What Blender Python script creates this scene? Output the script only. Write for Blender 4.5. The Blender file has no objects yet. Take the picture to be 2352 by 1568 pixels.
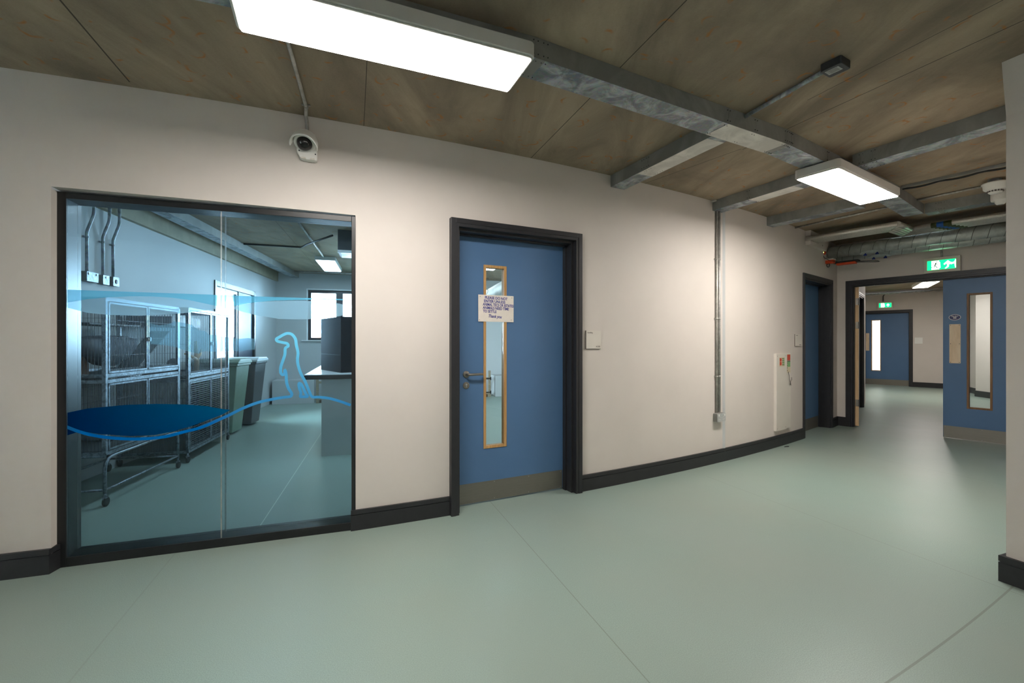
import bpy, math, random
from math import sin, cos, tan, pi, radians, degrees, atan2, hypot, sqrt
from mathutils import Vector, Matrix
random.seed(7)
D = bpy.data
SC = bpy.context.scene
COL = SC.collection

# ---------------------------------------------------------------- camera, world, exposure
FPX, CX, CY, CAMZ = 1045.0, 1176.0, 784.0, 1.26      # focal length in pixels, principal point, eye height
CEIL = 2.713
cam = D.cameras.new('camera')
cam.lens = 36.0 * FPX / 2352.0
cam.sensor_width = 36.0
cam.clip_start = 0.02
cam_o = D.objects.new('camera', cam)
cam_o.location = (0, 0, CAMZ)
cam_o.rotation_euler = (pi / 2, 0, 0)
COL.objects.link(cam_o)
SC.camera = cam_o

world = D.worlds.new('daylight')
SC.world = world
world.use_nodes = True
wbg = world.node_tree.nodes['Background']
wbg.inputs[0].default_value = (0.74, 0.89, 1.0, 1)
wbg.inputs[1].default_value = 34.0

SC.view_settings.view_transform = 'Standard'
SC.view_settings.look = 'None'
SC.view_settings.exposure = 2.3
SC.view_settings.gamma = 1.0
SC.view_settings.use_curve_mapping = False
SC.cycles.max_bounces = 10
SC.cycles.diffuse_bounces = 5
SC.cycles.transparent_max_bounces = 24
SC.cycles.sample_clamp_indirect = 4.0
SC.cycles.caustics_reflective = False
SC.cycles.caustics_refractive = False
try:
    SC.cycles.use_denoising = True
except Exception:
    pass
LAMP = 12.0         # ceiling lamp emission
LAMP_IN = 6.0       # lamps of the animal room

# ---------------------------------------------------------------- plan geometry
RC = (-9.6206, 22.9663)      # centre of the curved corridor wall
RR = 21.685                  # its radius


def ring(a, off=0.0):
    """point on the curved wall (heading a in degrees), off metres out into the corridor"""
    a = radians(a)
    return (RC[0] + (RR + off) * sin(a), RC[1] - (RR + off) * cos(a))


def ring_at(px, off=0.0):
    """heading (deg) where the view column px meets the curved wall"""
    d = ((px - CX) / FPX, 1.0)
    R = RR + off
    a = d[0] ** 2 + 1
    b = -2 * (d[0] * RC[0] + RC[1])
    k = RC[0] ** 2 + RC[1] ** 2 - R * R
    t = (-b - sqrt(b * b - 4 * a * k)) / (2 * a)
    return degrees(atan2(t * d[0] - RC[0], -(t - RC[1])))


def flo(px, py, z=0.0):
    Z = FPX * (CAMZ - z) / (py - CY)
    return ((px - CX) / FPX * Z, Z)


class Fr:
    """upright frame: x along (heading a deg from +X), y away from the viewer, z up"""
    def __init__(s, p, a, z=0.0):
        s.p, s.a, s.z = p, a, z
        s.u = (cos(radians(a)), sin(radians(a)))
        s.n = (-s.u[1], s.u[0])

    def w(s, x, y=0.0):
        return (s.p[0] + s.u[0] * x + s.n[0] * y, s.p[1] + s.u[1] * x + s.n[1] * y)

    def hit(s, px, py=CY, y=0.0):
        r = (px - CX) / FPX
        o = s.w(0, y)
        t = (o[0] - r * o[1]) / (r * s.u[1] - s.u[0])
        Z = o[1] + t * s.u[1]
        return t, CAMZ + (CY - py) * Z / FPX - s.z


def fr2(p, q, z=0.0):
    return Fr(p, degrees(atan2(q[1] - p[1], q[0] - p[0])), z)


def fr_wall(px, off=0.0):
    a = ring_at(px, off)
    return Fr(ring(a, off), a)


# ---------------------------------------------------------------- mesh builder
class MB:
    def __init__(s):
        s.v, s.f, s.sm = [], [], []

    def add(s, vs, fs, smooth=False):
        o = len(s.v)
        s.v += [tuple(v) for v in vs]
        for f in fs:
            s.f.append(tuple(i + o for i in f))
            s.sm.append(smooth)
        return s

    def box(s, x0, x1, y0, y1, z0, z1):
        return s.add([(x0, y0, z0), (x1, y0, z0), (x1, y1, z0), (x0, y1, z0), (x0, y0, z1), (x1, y0, z1), (x1, y1, z1), (x0, y1, z1)],
                     [(0, 3, 2, 1), (4, 5, 6, 7), (0, 1, 5, 4), (1, 2, 6, 5), (2, 3, 7, 6), (3, 0, 4, 7)])

    def bar(s, p, q, w=.02, h=.02, up=(0, 0, 1)):
        p, q = Vector(p), Vector(q)
        d = (q - p).normalized()
        up = Vector(up)
        if abs(d.dot(up)) > .95:
            up = Vector((1, 0, 0))
        a = d.cross(up).normalized() * w / 2
        b = a.cross(d).normalized() * h / 2
        vs = [p - a - b, p + a - b, p + a + b, p - a + b, q - a - b, q + a - b, q + a + b, q - a + b]
        return s.add(vs, [(0, 3, 2, 1), (4, 5, 6, 7), (0, 1, 5, 4), (1, 2, 6, 5), (2, 3, 7, 6), (3, 0, 4, 7)])

    def tube(s, pts, r, n=12, caps=True, rs=None):
        pts = [Vector(p) for p in pts]
        m = len(pts)
        vs = []
        prev = None
        for i, p in enumerate(pts):
            d = (pts[min(i + 1, m - 1)] - pts[max(i - 1, 0)]).normalized()
            if prev is None:
                up = Vector((0, 0, 1)) if abs(d.z) < .9 else Vector((1, 0, 0))
                a = d.cross(up).normalized()
            else:
                a = (prev - d * prev.dot(d)).normalized()
            prev = a
            b = a.cross(d)
            rr = rs[i] if rs else r
            for k in range(n):
                t = 2 * pi * k / n
                vs.append(p + (a * cos(t) + b * sin(t)) * rr)
        o = len(s.v)
        fs = []
        for i in range(m - 1):
            for k in range(n):
                k2 = (k + 1) % n
                fs.append((i * n + k, i * n + k2, (i + 1) * n + k2, (i + 1) * n + k))
        s.add(vs, fs, True)
        if caps:
            s.f.append(tuple(o + k for k in range(n))[::-1]); s.sm.append(False)
            s.f.append(tuple(o + (m - 1) * n + k for k in range(n))); s.sm.append(False)
        return s

    def lathe(s, prof, c=(0, 0, 0), n=24, axis='z', arc=(0, 2 * pi)):
        """prof: list of (r, h)"""
        vs, fs = [], []
        m = len(prof)
        full = abs(arc[1] - arc[0] - 2 * pi) < 1e-6
        nn = n if full else n + 1
        for k in range(nn):
            t = arc[0] + (arc[1] - arc[0]) * k / n
            for r, h in prof:
                x, y, z = r * cos(t), r * sin(t), h
                if axis == 'y':
                    x, y, z = x, z, y
                elif axis == 'x':
                    x, y, z = z, x, y
                vs.append((c[0] + x, c[1] + y, c[2] + z))
        for k in range(n):
            k2 = (k + 1) % nn
            for i in range(m - 1):
                fs.append((k * m + i, k2 * m + i, k2 * m + i + 1, k * m + i + 1))
        return s.add(vs, fs, True)

    def prism(s, poly, z0, z1, plane='xy'):
        """poly in plane xy (extruded in z), or xz (extruded in y)"""
        n = len(poly)
        A = sum(poly[i][0] * poly[(i + 1) % n][1] - poly[(i + 1) % n][0] * poly[i][1] for i in range(n))
        if A < 0:
            poly = poly[::-1]
        if plane == 'xy':
            vs = [(x, y, z0) for x, y in poly] + [(x, y, z1) for x, y in poly]
        elif plane == 'xz':
            vs = [(x, z1, y) for x, y in poly] + [(x, z0, y) for x, y in poly]
        else:
            vs = [(z0, x, y) for x, y in poly] + [(z1, x, y) for x, y in poly]
        fs = [tuple(range(n))[::-1], tuple(range(n, 2 * n))]
        fs += [(i, (i + 1) % n, n + (i + 1) % n, n + i) for i in range(n)]
        return s.add(vs, fs)

    def strip(s, inner, outer, z0, z1):
        """wall between two matching plan polylines"""
        for i in range(len(inner) - 1):
            s.prism([inner[i], inner[i + 1], outer[i + 1], outer[i]], z0, z1)
        return s

    def parts(s, name, mat, parent=None, **kw):
        """one object for every separate piece"""
        n = len(s.v); par = list(range(n))
        def find(i):
            while par[i] != i:
                par[i] = par[par[i]]; i = par[i]
            return i
        for f in s.f:
            r0 = find(f[0])
            for j in f[1:]: par[find(j)] = r0
        comp = {}
        for fi, f in enumerate(s.f): comp.setdefault(find(f[0]), []).append(fi)
        out = []
        for fl in comp.values():
            ids = sorted({i for fi in fl for i in s.f[fi]}); mp = {a: b for b, a in enumerate(ids)}
            q = MB(); q.v = [s.v[i] for i in ids]; q.f = [tuple(mp[i] for i in s.f[fi]) for fi in fl]; q.sm = [s.sm[fi] for fi in fl]
            out.append(q.obj(name, mat, parent, **kw))
        return out

    def obj(s, name, mat, parent=None, bevel=0, loc=None, rotz=None, seg=2):
        me = D.meshes.new(name)
        me.from_pydata(s.v, [], s.f)
        for p, sm in zip(me.polygons, s.sm):
            p.use_smooth = sm
        me.update()
        o = D.objects.new(name, me)
        if mat is not None:
            me.materials.append(M[mat] if isinstance(mat, str) else mat)
        COL.objects.link(o)
        if parent is not None:
            o.parent = parent
        if loc is not None:
            o.location = loc
        if rotz is not None:
            o.rotation_euler = (0, 0, rotz)
        if bevel:
            b = o.modifiers.new('bevel', 'BEVEL')
            b.width = bevel; b.segments = seg; b.limit_method = 'ANGLE'; b.angle_limit = radians(40)
        return o


def rrect(x0, x1, y0, y1, r, n=5):
    out = []
    for cx_, cy_, a0 in ((x1 - r, y1 - r, 0), (x0 + r, y1 - r, 90), (x0 + r, y0 + r, 180), (x1 - r, y0 + r, 270)):
        for k in range(n + 1):
            t = radians(a0 + 90 * k / n)
            out.append((cx_ + r * cos(t), cy_ + r * sin(t)))
    return out


def thing(name, label=None, cat=None, fr=None, loc=None, rotz=0.0, group=None, kind=None):
    o = D.objects.new(name, None)
    o.empty_display_size = .1
    COL.objects.link(o)
    if fr is not None:
        o.location = (fr.p[0], fr.p[1], fr.z)
        o.rotation_euler = (0, 0, radians(fr.a))
    elif loc is not None:
        o.location = loc
        o.rotation_euler = (0, 0, rotz)
    return tag(o, label, cat, group, kind)


def tag(o, label=None, cat=None, group=None, kind=None):
    if label: o['label'] = label
    if cat: o['category'] = cat
    if group: o['group'] = group
    if kind: o['kind'] = kind
    return o


def put(o, fr, z=None):
    o.location = (fr.p[0], fr.p[1], fr.z if z is None else z)
    o.rotation_euler = (0, 0, radians(fr.a))
    return o


def copy_tree(o, parent=None):
    c = o.copy(); COL.objects.link(c)
    if parent is not None:
        c.parent = parent
    for ch in list(o.children):
        copy_tree(ch, c)
    return c


def text_mesh(name, body, size, mat, parent, x, y, z, align='LEFT', shear=0.0, depth=.0004, spacing=1.0, tilt=0.0, bold=0.0):
    """upright lettering in the local xz plane, facing -y"""
    cu = D.curves.new(name, 'FONT')
    cu.body = body; cu.size = size; cu.align_x = align; cu.extrude = depth; cu.shear = shear
    cu.space_character = spacing; cu.offset = bold
    cu.resolution_u = 3
    to = D.objects.new(name, cu)
    COL.objects.link(to)
    bpy.context.view_layer.update()
    me = D.meshes.new_from_object(to.evaluated_get(bpy.context.evaluated_depsgraph_get()))
    D.objects.remove(to)
    me.name = name
    me.transform(Matrix.Rotation(pi / 2, 4, 'X') @ Matrix.Rotation(tilt, 4, 'Z'))
    me.materials.clear(); me.materials.append(M[mat])
    o = D.objects.new(name, me)
    COL.objects.link(o)
    o.parent = parent
    o.location = (x, y, z)
    return o


# ---------------------------------------------------------------- materials
M = {}


def srgb(r, g, b):
    f = lambda c: (c / 255 / 12.92) if c / 255 <= .04045 else ((c / 255 + .055) / 1.055) ** 2.4
    return (f(r), f(g), f(b), 1)


class NT:
    def __init__(s, name):
        s.m = D.materials.new(name); s.m.use_nodes = True
        s.t = s.m.node_tree
        s.b = s.t.nodes['Principled BSDF']
        s.out = s.t.nodes['Material Output']

    def n(s, typ, **kw):
        nd = s.t.nodes.new(typ)
        for k, v in kw.items():
            if k[0] == 'i' and k[1:].isdigit():
                nd.inputs[int(k[1:])].default_value = v
            else:
                setattr(nd, k, v)
        return nd

    def l(s, a, b):
        s.t.links.new(a, b)

    def math(s, op, a, b=None, c=None, clamp=False):
        nd = s.t.nodes.new('ShaderNodeMath'); nd.operation = op; nd.use_clamp = clamp
        for i, v in enumerate((a, b, c)):
            if v is None: continue
            if isinstance(v, (int, float)): nd.inputs[i].default_value = v
            else: s.l(v, nd.inputs[i])
        return nd.outputs[0]

    def mix(s, fac, a, b, blend='MIX'):
        nd = s.t.nodes.new('ShaderNodeMix'); nd.data_type = 'RGBA'; nd.blend_type = blend
        for i, v in ((0, fac), (6, a), (7, b)):
            if isinstance(v, (int, float, tuple)): nd.inputs[i].default_value = v
            else: s.l(v, nd.inputs[i])
        return nd.outputs[2]

    def noise(s, scale, detail=4, rough=.55, vec=None, dist=0.0):
        nd = s.n('ShaderNodeTexNoise')
        nd.inputs['Scale'].default_value = scale; nd.inputs['Detail'].default_value = detail
        nd.inputs['Roughness'].default_value = rough; nd.inputs['Distortion'].default_value = dist
        if vec is not None: s.l(vec, nd.inputs['Vector'])
        return nd.outputs[0]

    def ramp(s, fac, lo, hi):
        nd = s.n('ShaderNodeMapRange')
        nd.inputs[1].default_value = lo; nd.inputs[2].default_value = hi
        s.l(fac, nd.inputs[0])
        return nd.outputs[0]

    def bump(s, h, strength=.2, dist=.01):
        nd = s.n('ShaderNodeBump')
        nd.inputs['Strength'].default_value = strength; nd.inputs['Distance'].default_value = dist
        s.l(h, nd.inputs['Height']); s.l(nd.outputs[0], s.b.inputs['Normal'])


def obj_co(t):
    return t.n('ShaderNodeTexCoord').outputs['Object']


def world_co(t):
    return t.n('ShaderNodeNewGeometry').outputs['Position']


def plain(name, col, rough=.5, metal=0.0, var=.08, scale=8, bump=0, bscale=60, spec=None, coat=0):
    t = NT(name)
    co = world_co(t)
    nz = t.noise(scale, 4, .6, co)
    c2 = tuple(max(0, c * (1 - var * 1.6)) for c in col[:3]) + (1,)
    c3 = tuple(min(1, c * (1 + var)) for c in col[:3]) + (1,)
    t.l(t.mix(t.ramp(nz, .3, .7), c2, c3), t.b.inputs['Base Color'])
    t.b.inputs['Roughness'].default_value = rough
    t.b.inputs['Metallic'].default_value = metal
    if spec is not None: t.b.inputs['Specular IOR Level'].default_value = spec
    if coat: t.b.inputs['Coat Weight'].default_value = coat
    if bump: t.bump(t.noise(bscale, 3, .6, co), bump, .004)
    M[name] = t.m
    return t


def emit(name, col, strength, facing=False):
    t = NT(name)
    t.b.inputs['Base Color'].default_value = col
    t.b.inputs['Emission Color'].default_value = col
    t.b.inputs['Emission Strength'].default_value = strength
    M[name] = t.m
    return t


# painted walls
plain('white_paint', srgb(205, 197, 190), .62, var=.02, scale=2.2, bump=.06, bscale=45)
plain('grey_paint', srgb(184, 186, 186), .85, spec=.15, var=.02, scale=2.2, bump=.05, bscale=45)
plain('black_paint', srgb(36, 36, 39), .42, var=.10, scale=14, bump=.05, bscale=90)
plain('window_black', srgb(26, 27, 29), .35, var=.06)
plain('door_blue', srgb(74, 108, 146), .45, var=.03, scale=3, bump=.03, bscale=120)
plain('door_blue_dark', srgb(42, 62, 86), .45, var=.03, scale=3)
plain('white_plastic', srgb(226, 225, 220), .38, var=.01)
plain('cream_plastic', srgb(210, 204, 194), .42, var=.02)
plain('housing_white', srgb(205, 203, 198), .4, var=.01)
plain('dark_plastic', srgb(48, 49, 52), .45, var=.05)
plain('black_rubber', srgb(22, 22, 23), .6, var=.1)
plain('orange_plastic', srgb(215, 72, 22), .5, var=.05)
plain('blue_plastic', srgb(22, 44, 130), .45, var=.05)
plain('navy', srgb(22, 32, 92), .4, var=.02)
plain('ink', srgb(30, 30, 34), .6, var=.0)
plain('ink_grey', srgb(105, 98, 92), .6, var=.0)
plain('pen_blue', srgb(40, 44, 132), .6, var=.05)
plain('paper', srgb(222, 214, 204), .7, var=.03, scale=20)
plain('label_silver', srgb(170, 172, 170), .4, var=.1, scale=60)
plain('cabinet_grey', srgb(172, 172, 166), .5, var=.02)
plain('worktop_white', srgb(226, 228, 228), .3, var=.01)
plain('fridge_black', srgb(13, 17, 26), .7, var=.12, scale=5, spec=.1)
plain('bin_grey', srgb(62, 66, 70), .5, var=.1)
plain('bin_green', srgb(116, 138, 120), .5, var=.08)
plain('lid_grey', srgb(190, 198, 200), .4, var=.05)
plain('substrate', srgb(110, 92, 70), .9, var=.5, scale=60, bump=.8, bscale=60)
plain('hide_brown', srgb(96, 66, 48), .8, var=.3, scale=30)
plain('cloth_grey', srgb(110, 114, 122), .9, var=.2, scale=12)
plain('brick', srgb(168, 96, 76), .9, var=.2, scale=10)
plain('sticker_red', srgb(190, 70, 50), .5, var=.05)
plain('sticker_green', srgb(120, 165, 110), .5, var=.05)
plain('sticker_cream', srgb(205, 190, 160), .5, var=.05)
plain('tape_green', srgb(62, 70, 34), .5, var=.05)
plain('tape_blue', srgb(30, 84, 160), .5, var=.05)
plain('copper', srgb(196, 120, 80), .3, 1.0, var=.05)
plain('concrete_inner', srgb(150, 142, 120), .85, var=.12, scale=6, bump=.2, bscale=40)


def wood(name, a, b, rough=.5, sc=3, ax=(30, 30, 1.5)):
    t = NT(name)
    mp = t.n('ShaderNodeMapping')
    t.l(obj_co(t), mp.inputs[0])
    mp.inputs['Scale'].default_value = ax
    nz = t.noise(sc, 6, .6, mp.outputs[0], .6)
    t.l(t.mix(t.ramp(nz, .3, .7), a, b), t.b.inputs['Base Color'])
    t.b.inputs['Roughness'].default_value = rough
    M[name] = t.m


wood('oak', srgb(158, 116, 66), srgb(196, 156, 102), .45)
wood('brown_wood', srgb(104, 72, 40), srgb(134, 98, 58), .5)
wood('pale_wood', srgb(196, 160, 116), srgb(222, 190, 148), .6)
wood('birch_ply', srgb(214, 188, 154), srgb(232, 212, 184), .5, 2, (6, 6, 2))
wood('timber', srgb(120, 108, 90), srgb(168, 152, 128), .8, 3, (2, 30, 30))


def galv(name, base=(118, 124, 128), hi=(168, 172, 176), rough=.38, scale=9, spangle=True, metal=.85):
    t = NT(name)
    co = world_co(t)
    n1 = t.noise(scale, 6, .65, co, 1.2)
    c = t.mix(t.ramp(n1, .42, .62), srgb(*base), srgb(*hi))
    if spangle:
        v = t.n('ShaderNodeTexVoronoi'); v.inputs['Scale'].default_value = 55
        t.l(co, v.inputs['Vector'])
        c = t.mix(.16, c, v.outputs['Color'], 'SOFT_LIGHT')
    t.l(c, t.b.inputs['Base Color'])
    t.l(t.ramp(n1, .0, 1.6), t.b.inputs['Roughness'])
    t.b.inputs['Metallic'].default_value = metal
    mr = t.n('ShaderNodeMapRange'); mr.inputs[3].default_value = rough; mr.inputs[4].default_value = rough + .25
    t.l(n1, mr.inputs[0]); t.l(mr.outputs[0], t.b.inputs['Roughness'])
    M[name] = t.m


galv('galvanised', (120, 126, 130), (178, 183, 187), .45, 7, True, .45)
galv('new_galvanised', (196, 193, 187), (222, 219, 212), .5, 4, False, .35)
galv('side_galvanised', (128, 128, 124), (148, 148, 143), .5, 2.2, False, .4)
galv('duct_steel', (182, 190, 186), (208, 216, 212), .32, 5, False, .5)
galv('duct_seam', (90, 94, 92), (110, 114, 112), .5, 5, False, .4)
galv('cage_steel', (100, 107, 114), (154, 162, 170), .35, 25, False, .85)
galv('cage_wire', (66, 70, 76), (100, 106, 112), .45, 25, False, .5)
galv('stainless', (128, 124, 116), (142, 138, 130), .34, 3, False, .9)
galv('conduit_steel', (160, 158, 152), (192, 190, 184), .34, 12, False, .55)
# wrinkled foil lagging
t = NT('foil')
co = world_co(t)
nz = t.noise(70, 5, .7, co, .8)
t.l(t.mix(nz, srgb(176, 172, 164), srgb(240, 236, 228)), t.b.inputs['Base Color'])
t.b.inputs['Metallic'].default_value = .55; t.b.inputs['Roughness'].default_value = .3
t.bump(nz, .45, .006)
M['foil'] = t.m
# kick plates: brushed, dull
t = NT('kick_plate')
mp = t.n('ShaderNodeMapping'); t.l(obj_co(t), mp.inputs[0]); mp.inputs['Scale'].default_value = (2, 2, 160)
nz = t.noise(2, 4, .6, mp.outputs[0])
t.l(t.mix(nz, srgb(122, 118, 110), srgb(140, 136, 128)), t.b.inputs['Base Color'])
t.b.inputs['Metallic'].default_value = .75; t.b.inputs['Roughness'].default_value = .42
M['kick_plate'] = t.m

# ---- vinyl floor: speckled grey-green sheet with welded seams
PERP = radians(-19.65)      # bearing of the slab joints and floor seams
t = NT('vinyl_floor')
co = world_co(t)
sep = t.n('ShaderNodeSeparateXYZ'); t.l(co, sep.inputs[0])
X, Y = sep.outputs[0], sep.outputs[1]
base = t.mix(t.ramp(t.noise(260, 2, .6, co), .35, .65), srgb(120, 140, 132), srgb(145, 163, 154))
base = t.mix(t.ramp(t.noise(.9, 3, .5, co), .3, .7), base, srgb(136, 149, 140))
base = t.mix(t.math('MULTIPLY', t.ramp(t.noise(520, 1, .5, co), .66, .72), .35), base, srgb(178, 188, 172))


def line_mask(t, X, Y, p, ang, w, lo=None, hi=None):
    """1 within w of the line through p with bearing ang (from +Y, clockwise)"""
    dx, dy = sin(ang), cos(ang)
    n = t.math('ADD', t.math('MULTIPLY', t.math('SUBTRACT', X, p[0]), dy), t.math('MULTIPLY', t.math('SUBTRACT', Y, p[1]), -dx))
    m = t.math('LESS_THAN', t.math('ABSOLUTE', n), w)
    s_ = t.math('ADD', t.math('MULTIPLY', t.math('SUBTRACT', X, p[0]), dx), t.math('MULTIPLY', t.math('SUBTRACT', Y, p[1]), dy))
    if lo is not None: m = t.math('MULTIPLY', m, t.math('GREATER_THAN', s_, lo))
    if hi is not None: m = t.math('MULTIPLY', m, t.math('LESS_THAN', s_, hi))
    return m


def ring_mask(t, X, Y, R, w, x0, x1):
    dx = t.math('SUBTRACT', X, RC[0]); dy = t.math('SUBTRACT', Y, RC[1])
    r = t.math('SQRT', t.math('ADD', t.math('MULTIPLY', dx, dx), t.math('MULTIPLY', dy, dy)))
    m = t.math('LESS_THAN', t.math('ABSOLUTE', t.math('SUBTRACT', r, R)), w)
    m = t.math('MULTIPLY', m, t.math('GREATER_THAN', X, x0))
    return t.math('MULTIPLY', m, t.math('LESS_THAN', X, x1))


seams = [line_mask(t, X, Y, flo(1130, 1156), PERP, .0022, -9, .1), line_mask(t, X, Y, flo(1640, 1100), PERP, .0018, -6, .1),
         ring_mask(t, X, Y, hypot(flo(2200, 1451)[0] - RC[0], flo(2200, 1451)[1] - RC[1]), .0045, .9, 2.62),
         line_mask(t, X, Y, flo(2000, 1050), radians(-24), .002, -2.2, 1.0)]
faint = line_mask(t, X, Y, flo(390, 1285), PERP, .004, -9, .15)
m = seams[0]
for q in seams[1:]: m = t.math('MAXIMUM', m, q)
base = t.mix(t.math('MULTIPLY', m, .55), base, srgb(92, 98, 84))
base = t.mix(t.math('MULTIPLY', faint, .16), base, srgb(92, 98, 84))
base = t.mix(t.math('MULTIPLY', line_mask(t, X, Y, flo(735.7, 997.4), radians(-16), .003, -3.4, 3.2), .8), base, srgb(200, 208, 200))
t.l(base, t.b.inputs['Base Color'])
mr = t.n('ShaderNodeMapRange'); mr.inputs[3].default_value = .34; mr.inputs[4].default_value = .46
t.l(t.noise(1.6, 5, .6, co), mr.inputs[0]); t.l(mr.outputs[0], t.b.inputs['Roughness'])
t.b.inputs['Specular IOR Level'].default_value = .45
t.bump(t.noise(300, 2, .5, co), .05, .002)
M['vinyl_floor'] = t.m

# ---- precast concrete soffit with joints, staining and small rust-coloured curls
t = NT('concrete_soffit')
co = world_co(t)
sep = t.n('ShaderNodeSeparateXYZ'); t.l(co, sep.inputs[0])
X, Y = sep.outputs[0], sep.outputs[1]
mp = t.n('ShaderNodeMapping'); t.l(co, mp.inputs[0])
mp.inputs['Rotation'].default_value = (0, 0, radians(-22)); mp.inputs['Scale'].default_value = (1.0, .28, 1)
cl = t.noise(2.6, 8, .62, mp.outputs[0], .7)
base = t.mix(t.ramp(cl, .34, .66), srgb(136, 123, 106), srgb(177, 162, 142))
blot = t.noise(1.1, 5, .6, co, .4)
base = t.mix(t.math('MULTIPLY', t.ramp(blot, .52, .72), .45), base, srgb(110, 98, 85))
grain = t.noise(90, 3, .7, co)
base = t.mix(.55, base, t.mix(grain, srgb(96, 92, 84), srgb(160, 156, 148)), 'SOFT_LIGHT')
for (sc, prob, rad, wid, seed, amt) in ((4.6, .45, .19, .040, 0.0, .85), (3.4, .50, .15, .030, 3.3, .8), (6.5, .65, .22, .050, 7.7, .65)):
    v = t.n('ShaderNodeTexVoronoi'); v.inputs['Scale'].default_value = 1.0; v.inputs['Randomness'].default_value = 1.0
    mp2 = t.n('ShaderNodeMapping'); t.l(co, mp2.inputs[0])
    mp2.inputs['Location'].default_value = (seed, seed * .7, 0); mp2.inputs['Scale'].default_value = (sc, sc, 0)
    dn = t.n('ShaderNodeTexNoise'); dn.inputs['Scale'].default_value = 16; t.l(co, dn.inputs['Vector'])
    va = t.n('ShaderNodeVectorMath', operation='MULTIPLY_ADD'); t.l(dn.outputs['Color'], va.inputs[0])
    va.inputs[1].default_value = (.16, .16, 0); t.l(mp2.outputs[0], va.inputs[2])
    t.l(va.outputs[0], v.inputs['Vector'])
    sub = t.n('ShaderNodeVectorMath', operation='SUBTRACT'); t.l(va.outputs[0], sub.inputs[0]); t.l(v.outputs['Position'], sub.inputs[1])
    cs = t.n('ShaderNodeSeparateColor'); t.l(v.outputs['Color'], cs.inputs[0])
    rot = t.n('ShaderNodeVectorRotate'); rot.rotation_type = 'Z_AXIS'; t.l(sub.outputs[0], rot.inputs['Vector'])
    t.l(t.math('MULTIPLY', cs.outputs[0], 6.28), rot.inputs['Angle'])
    ps = t.n('ShaderNodeSeparateXYZ'); t.l(rot.outputs[0], ps.inputs[0])
    cx_ = t.math('ADD', ps.outputs[0], rad)
    rr_ = t.math('SQRT', t.math('ADD', t.math('MULTIPLY', cx_, cx_), t.math('MULTIPLY', ps.outputs[1], ps.outputs[1])))
    on = t.math('SUBTRACT', 1.0, t.math('DIVIDE', t.math('ABSOLUTE', t.math('SUBTRACT', rr_, rad)), wid), clamp=True)
    ends = t.math('SUBTRACT', 1.0, t.math('DIVIDE', t.math('ABSOLUTE', ps.outputs[1]), t.math('ADD', .07, t.math('MULTIPLY', cs.outputs[2], .15))), clamp=True)
    side = t.math('GREATER_THAN', cx_, 0.0)
    gate = t.math('GREATER_THAN', cs.outputs[1], prob)
    k = t.math('MULTIPLY', t.math('MULTIPLY', t.math('POWER', on, .5), t.math('POWER', ends, .5)), t.math('MULTIPLY', side, gate))
    base = t.mix(t.math('MULTIPLY', k, amt), base, srgb(168, 104, 28))
J = [((-2.025, 2.220), -19.6, -3, .35, .004), ((-.806, 2.514), -19.2, -3, .6, .0022), ((.4586, 2.738), -19.6, -3, .92, .0028), ((1.882, 3.112), -22.4, -3, .36, .0030),
     ((1.845, 2.574), -21.1, -3, .18, .0022), ((1.729, 3.435), -34, 0, .95, .0028), ((5.2, 5.4), -28, -3, 3, .003)]
m = None
for p, a, lo, hi, w in J:
    q = line_mask(t, X, Y, p, radians(a), w, lo, hi)
    m = q if m is None else t.math('MAXIMUM', m, q)
base = t.mix(t.math('MULTIPLY', m, .85), base, srgb(46, 40, 32))
# joints over the animal room
for p, a in (((-3.0, 6.0), -16), ((-1.6, 6.5), -16)):
    base = t.mix(t.math('MULTIPLY', line_mask(t, X, Y, p, radians(a), .004, -1.8, 5), .5), base, srgb(60, 56, 48))
t.l(base, t.b.inputs['Base Color'])
t.b.inputs['Roughness'].default_value = .88
t.bump(grain, .25, .004)
M['concrete_soffit'] = t.m

# ---- glass (thin sheet): clear or slightly blue transparency plus mirror reflection


def glass(name, tint, extra=0.0):
    t = NT(name)
    t.t.nodes.remove(t.b)
    tr = t.n('ShaderNodeBsdfTransparent'); tr.inputs[0].default_value = tint
    gl = t.n('ShaderNodeBsdfGlossy'); gl.inputs['Roughness'].default_value = 0.0
    fz = t.n('ShaderNodeFresnel'); fz.inputs[0].default_value = 1.45
    mx = t.n('ShaderNodeMixShader')
    t.l(t.math('ADD', t.math('MULTIPLY', fz.outputs[0], .9), extra), mx.inputs[0])
    t.l(tr.outputs[0], mx.inputs[1]); t.l(gl.outputs[0], mx.inputs[2]); t.l(mx.outputs[0], t.out.inputs[0])
    M[name] = t.m


glass('glass_blue', (.80, .90, .965, 1))
glass('glass_clear', (.93, .97, .98, 1))


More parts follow.
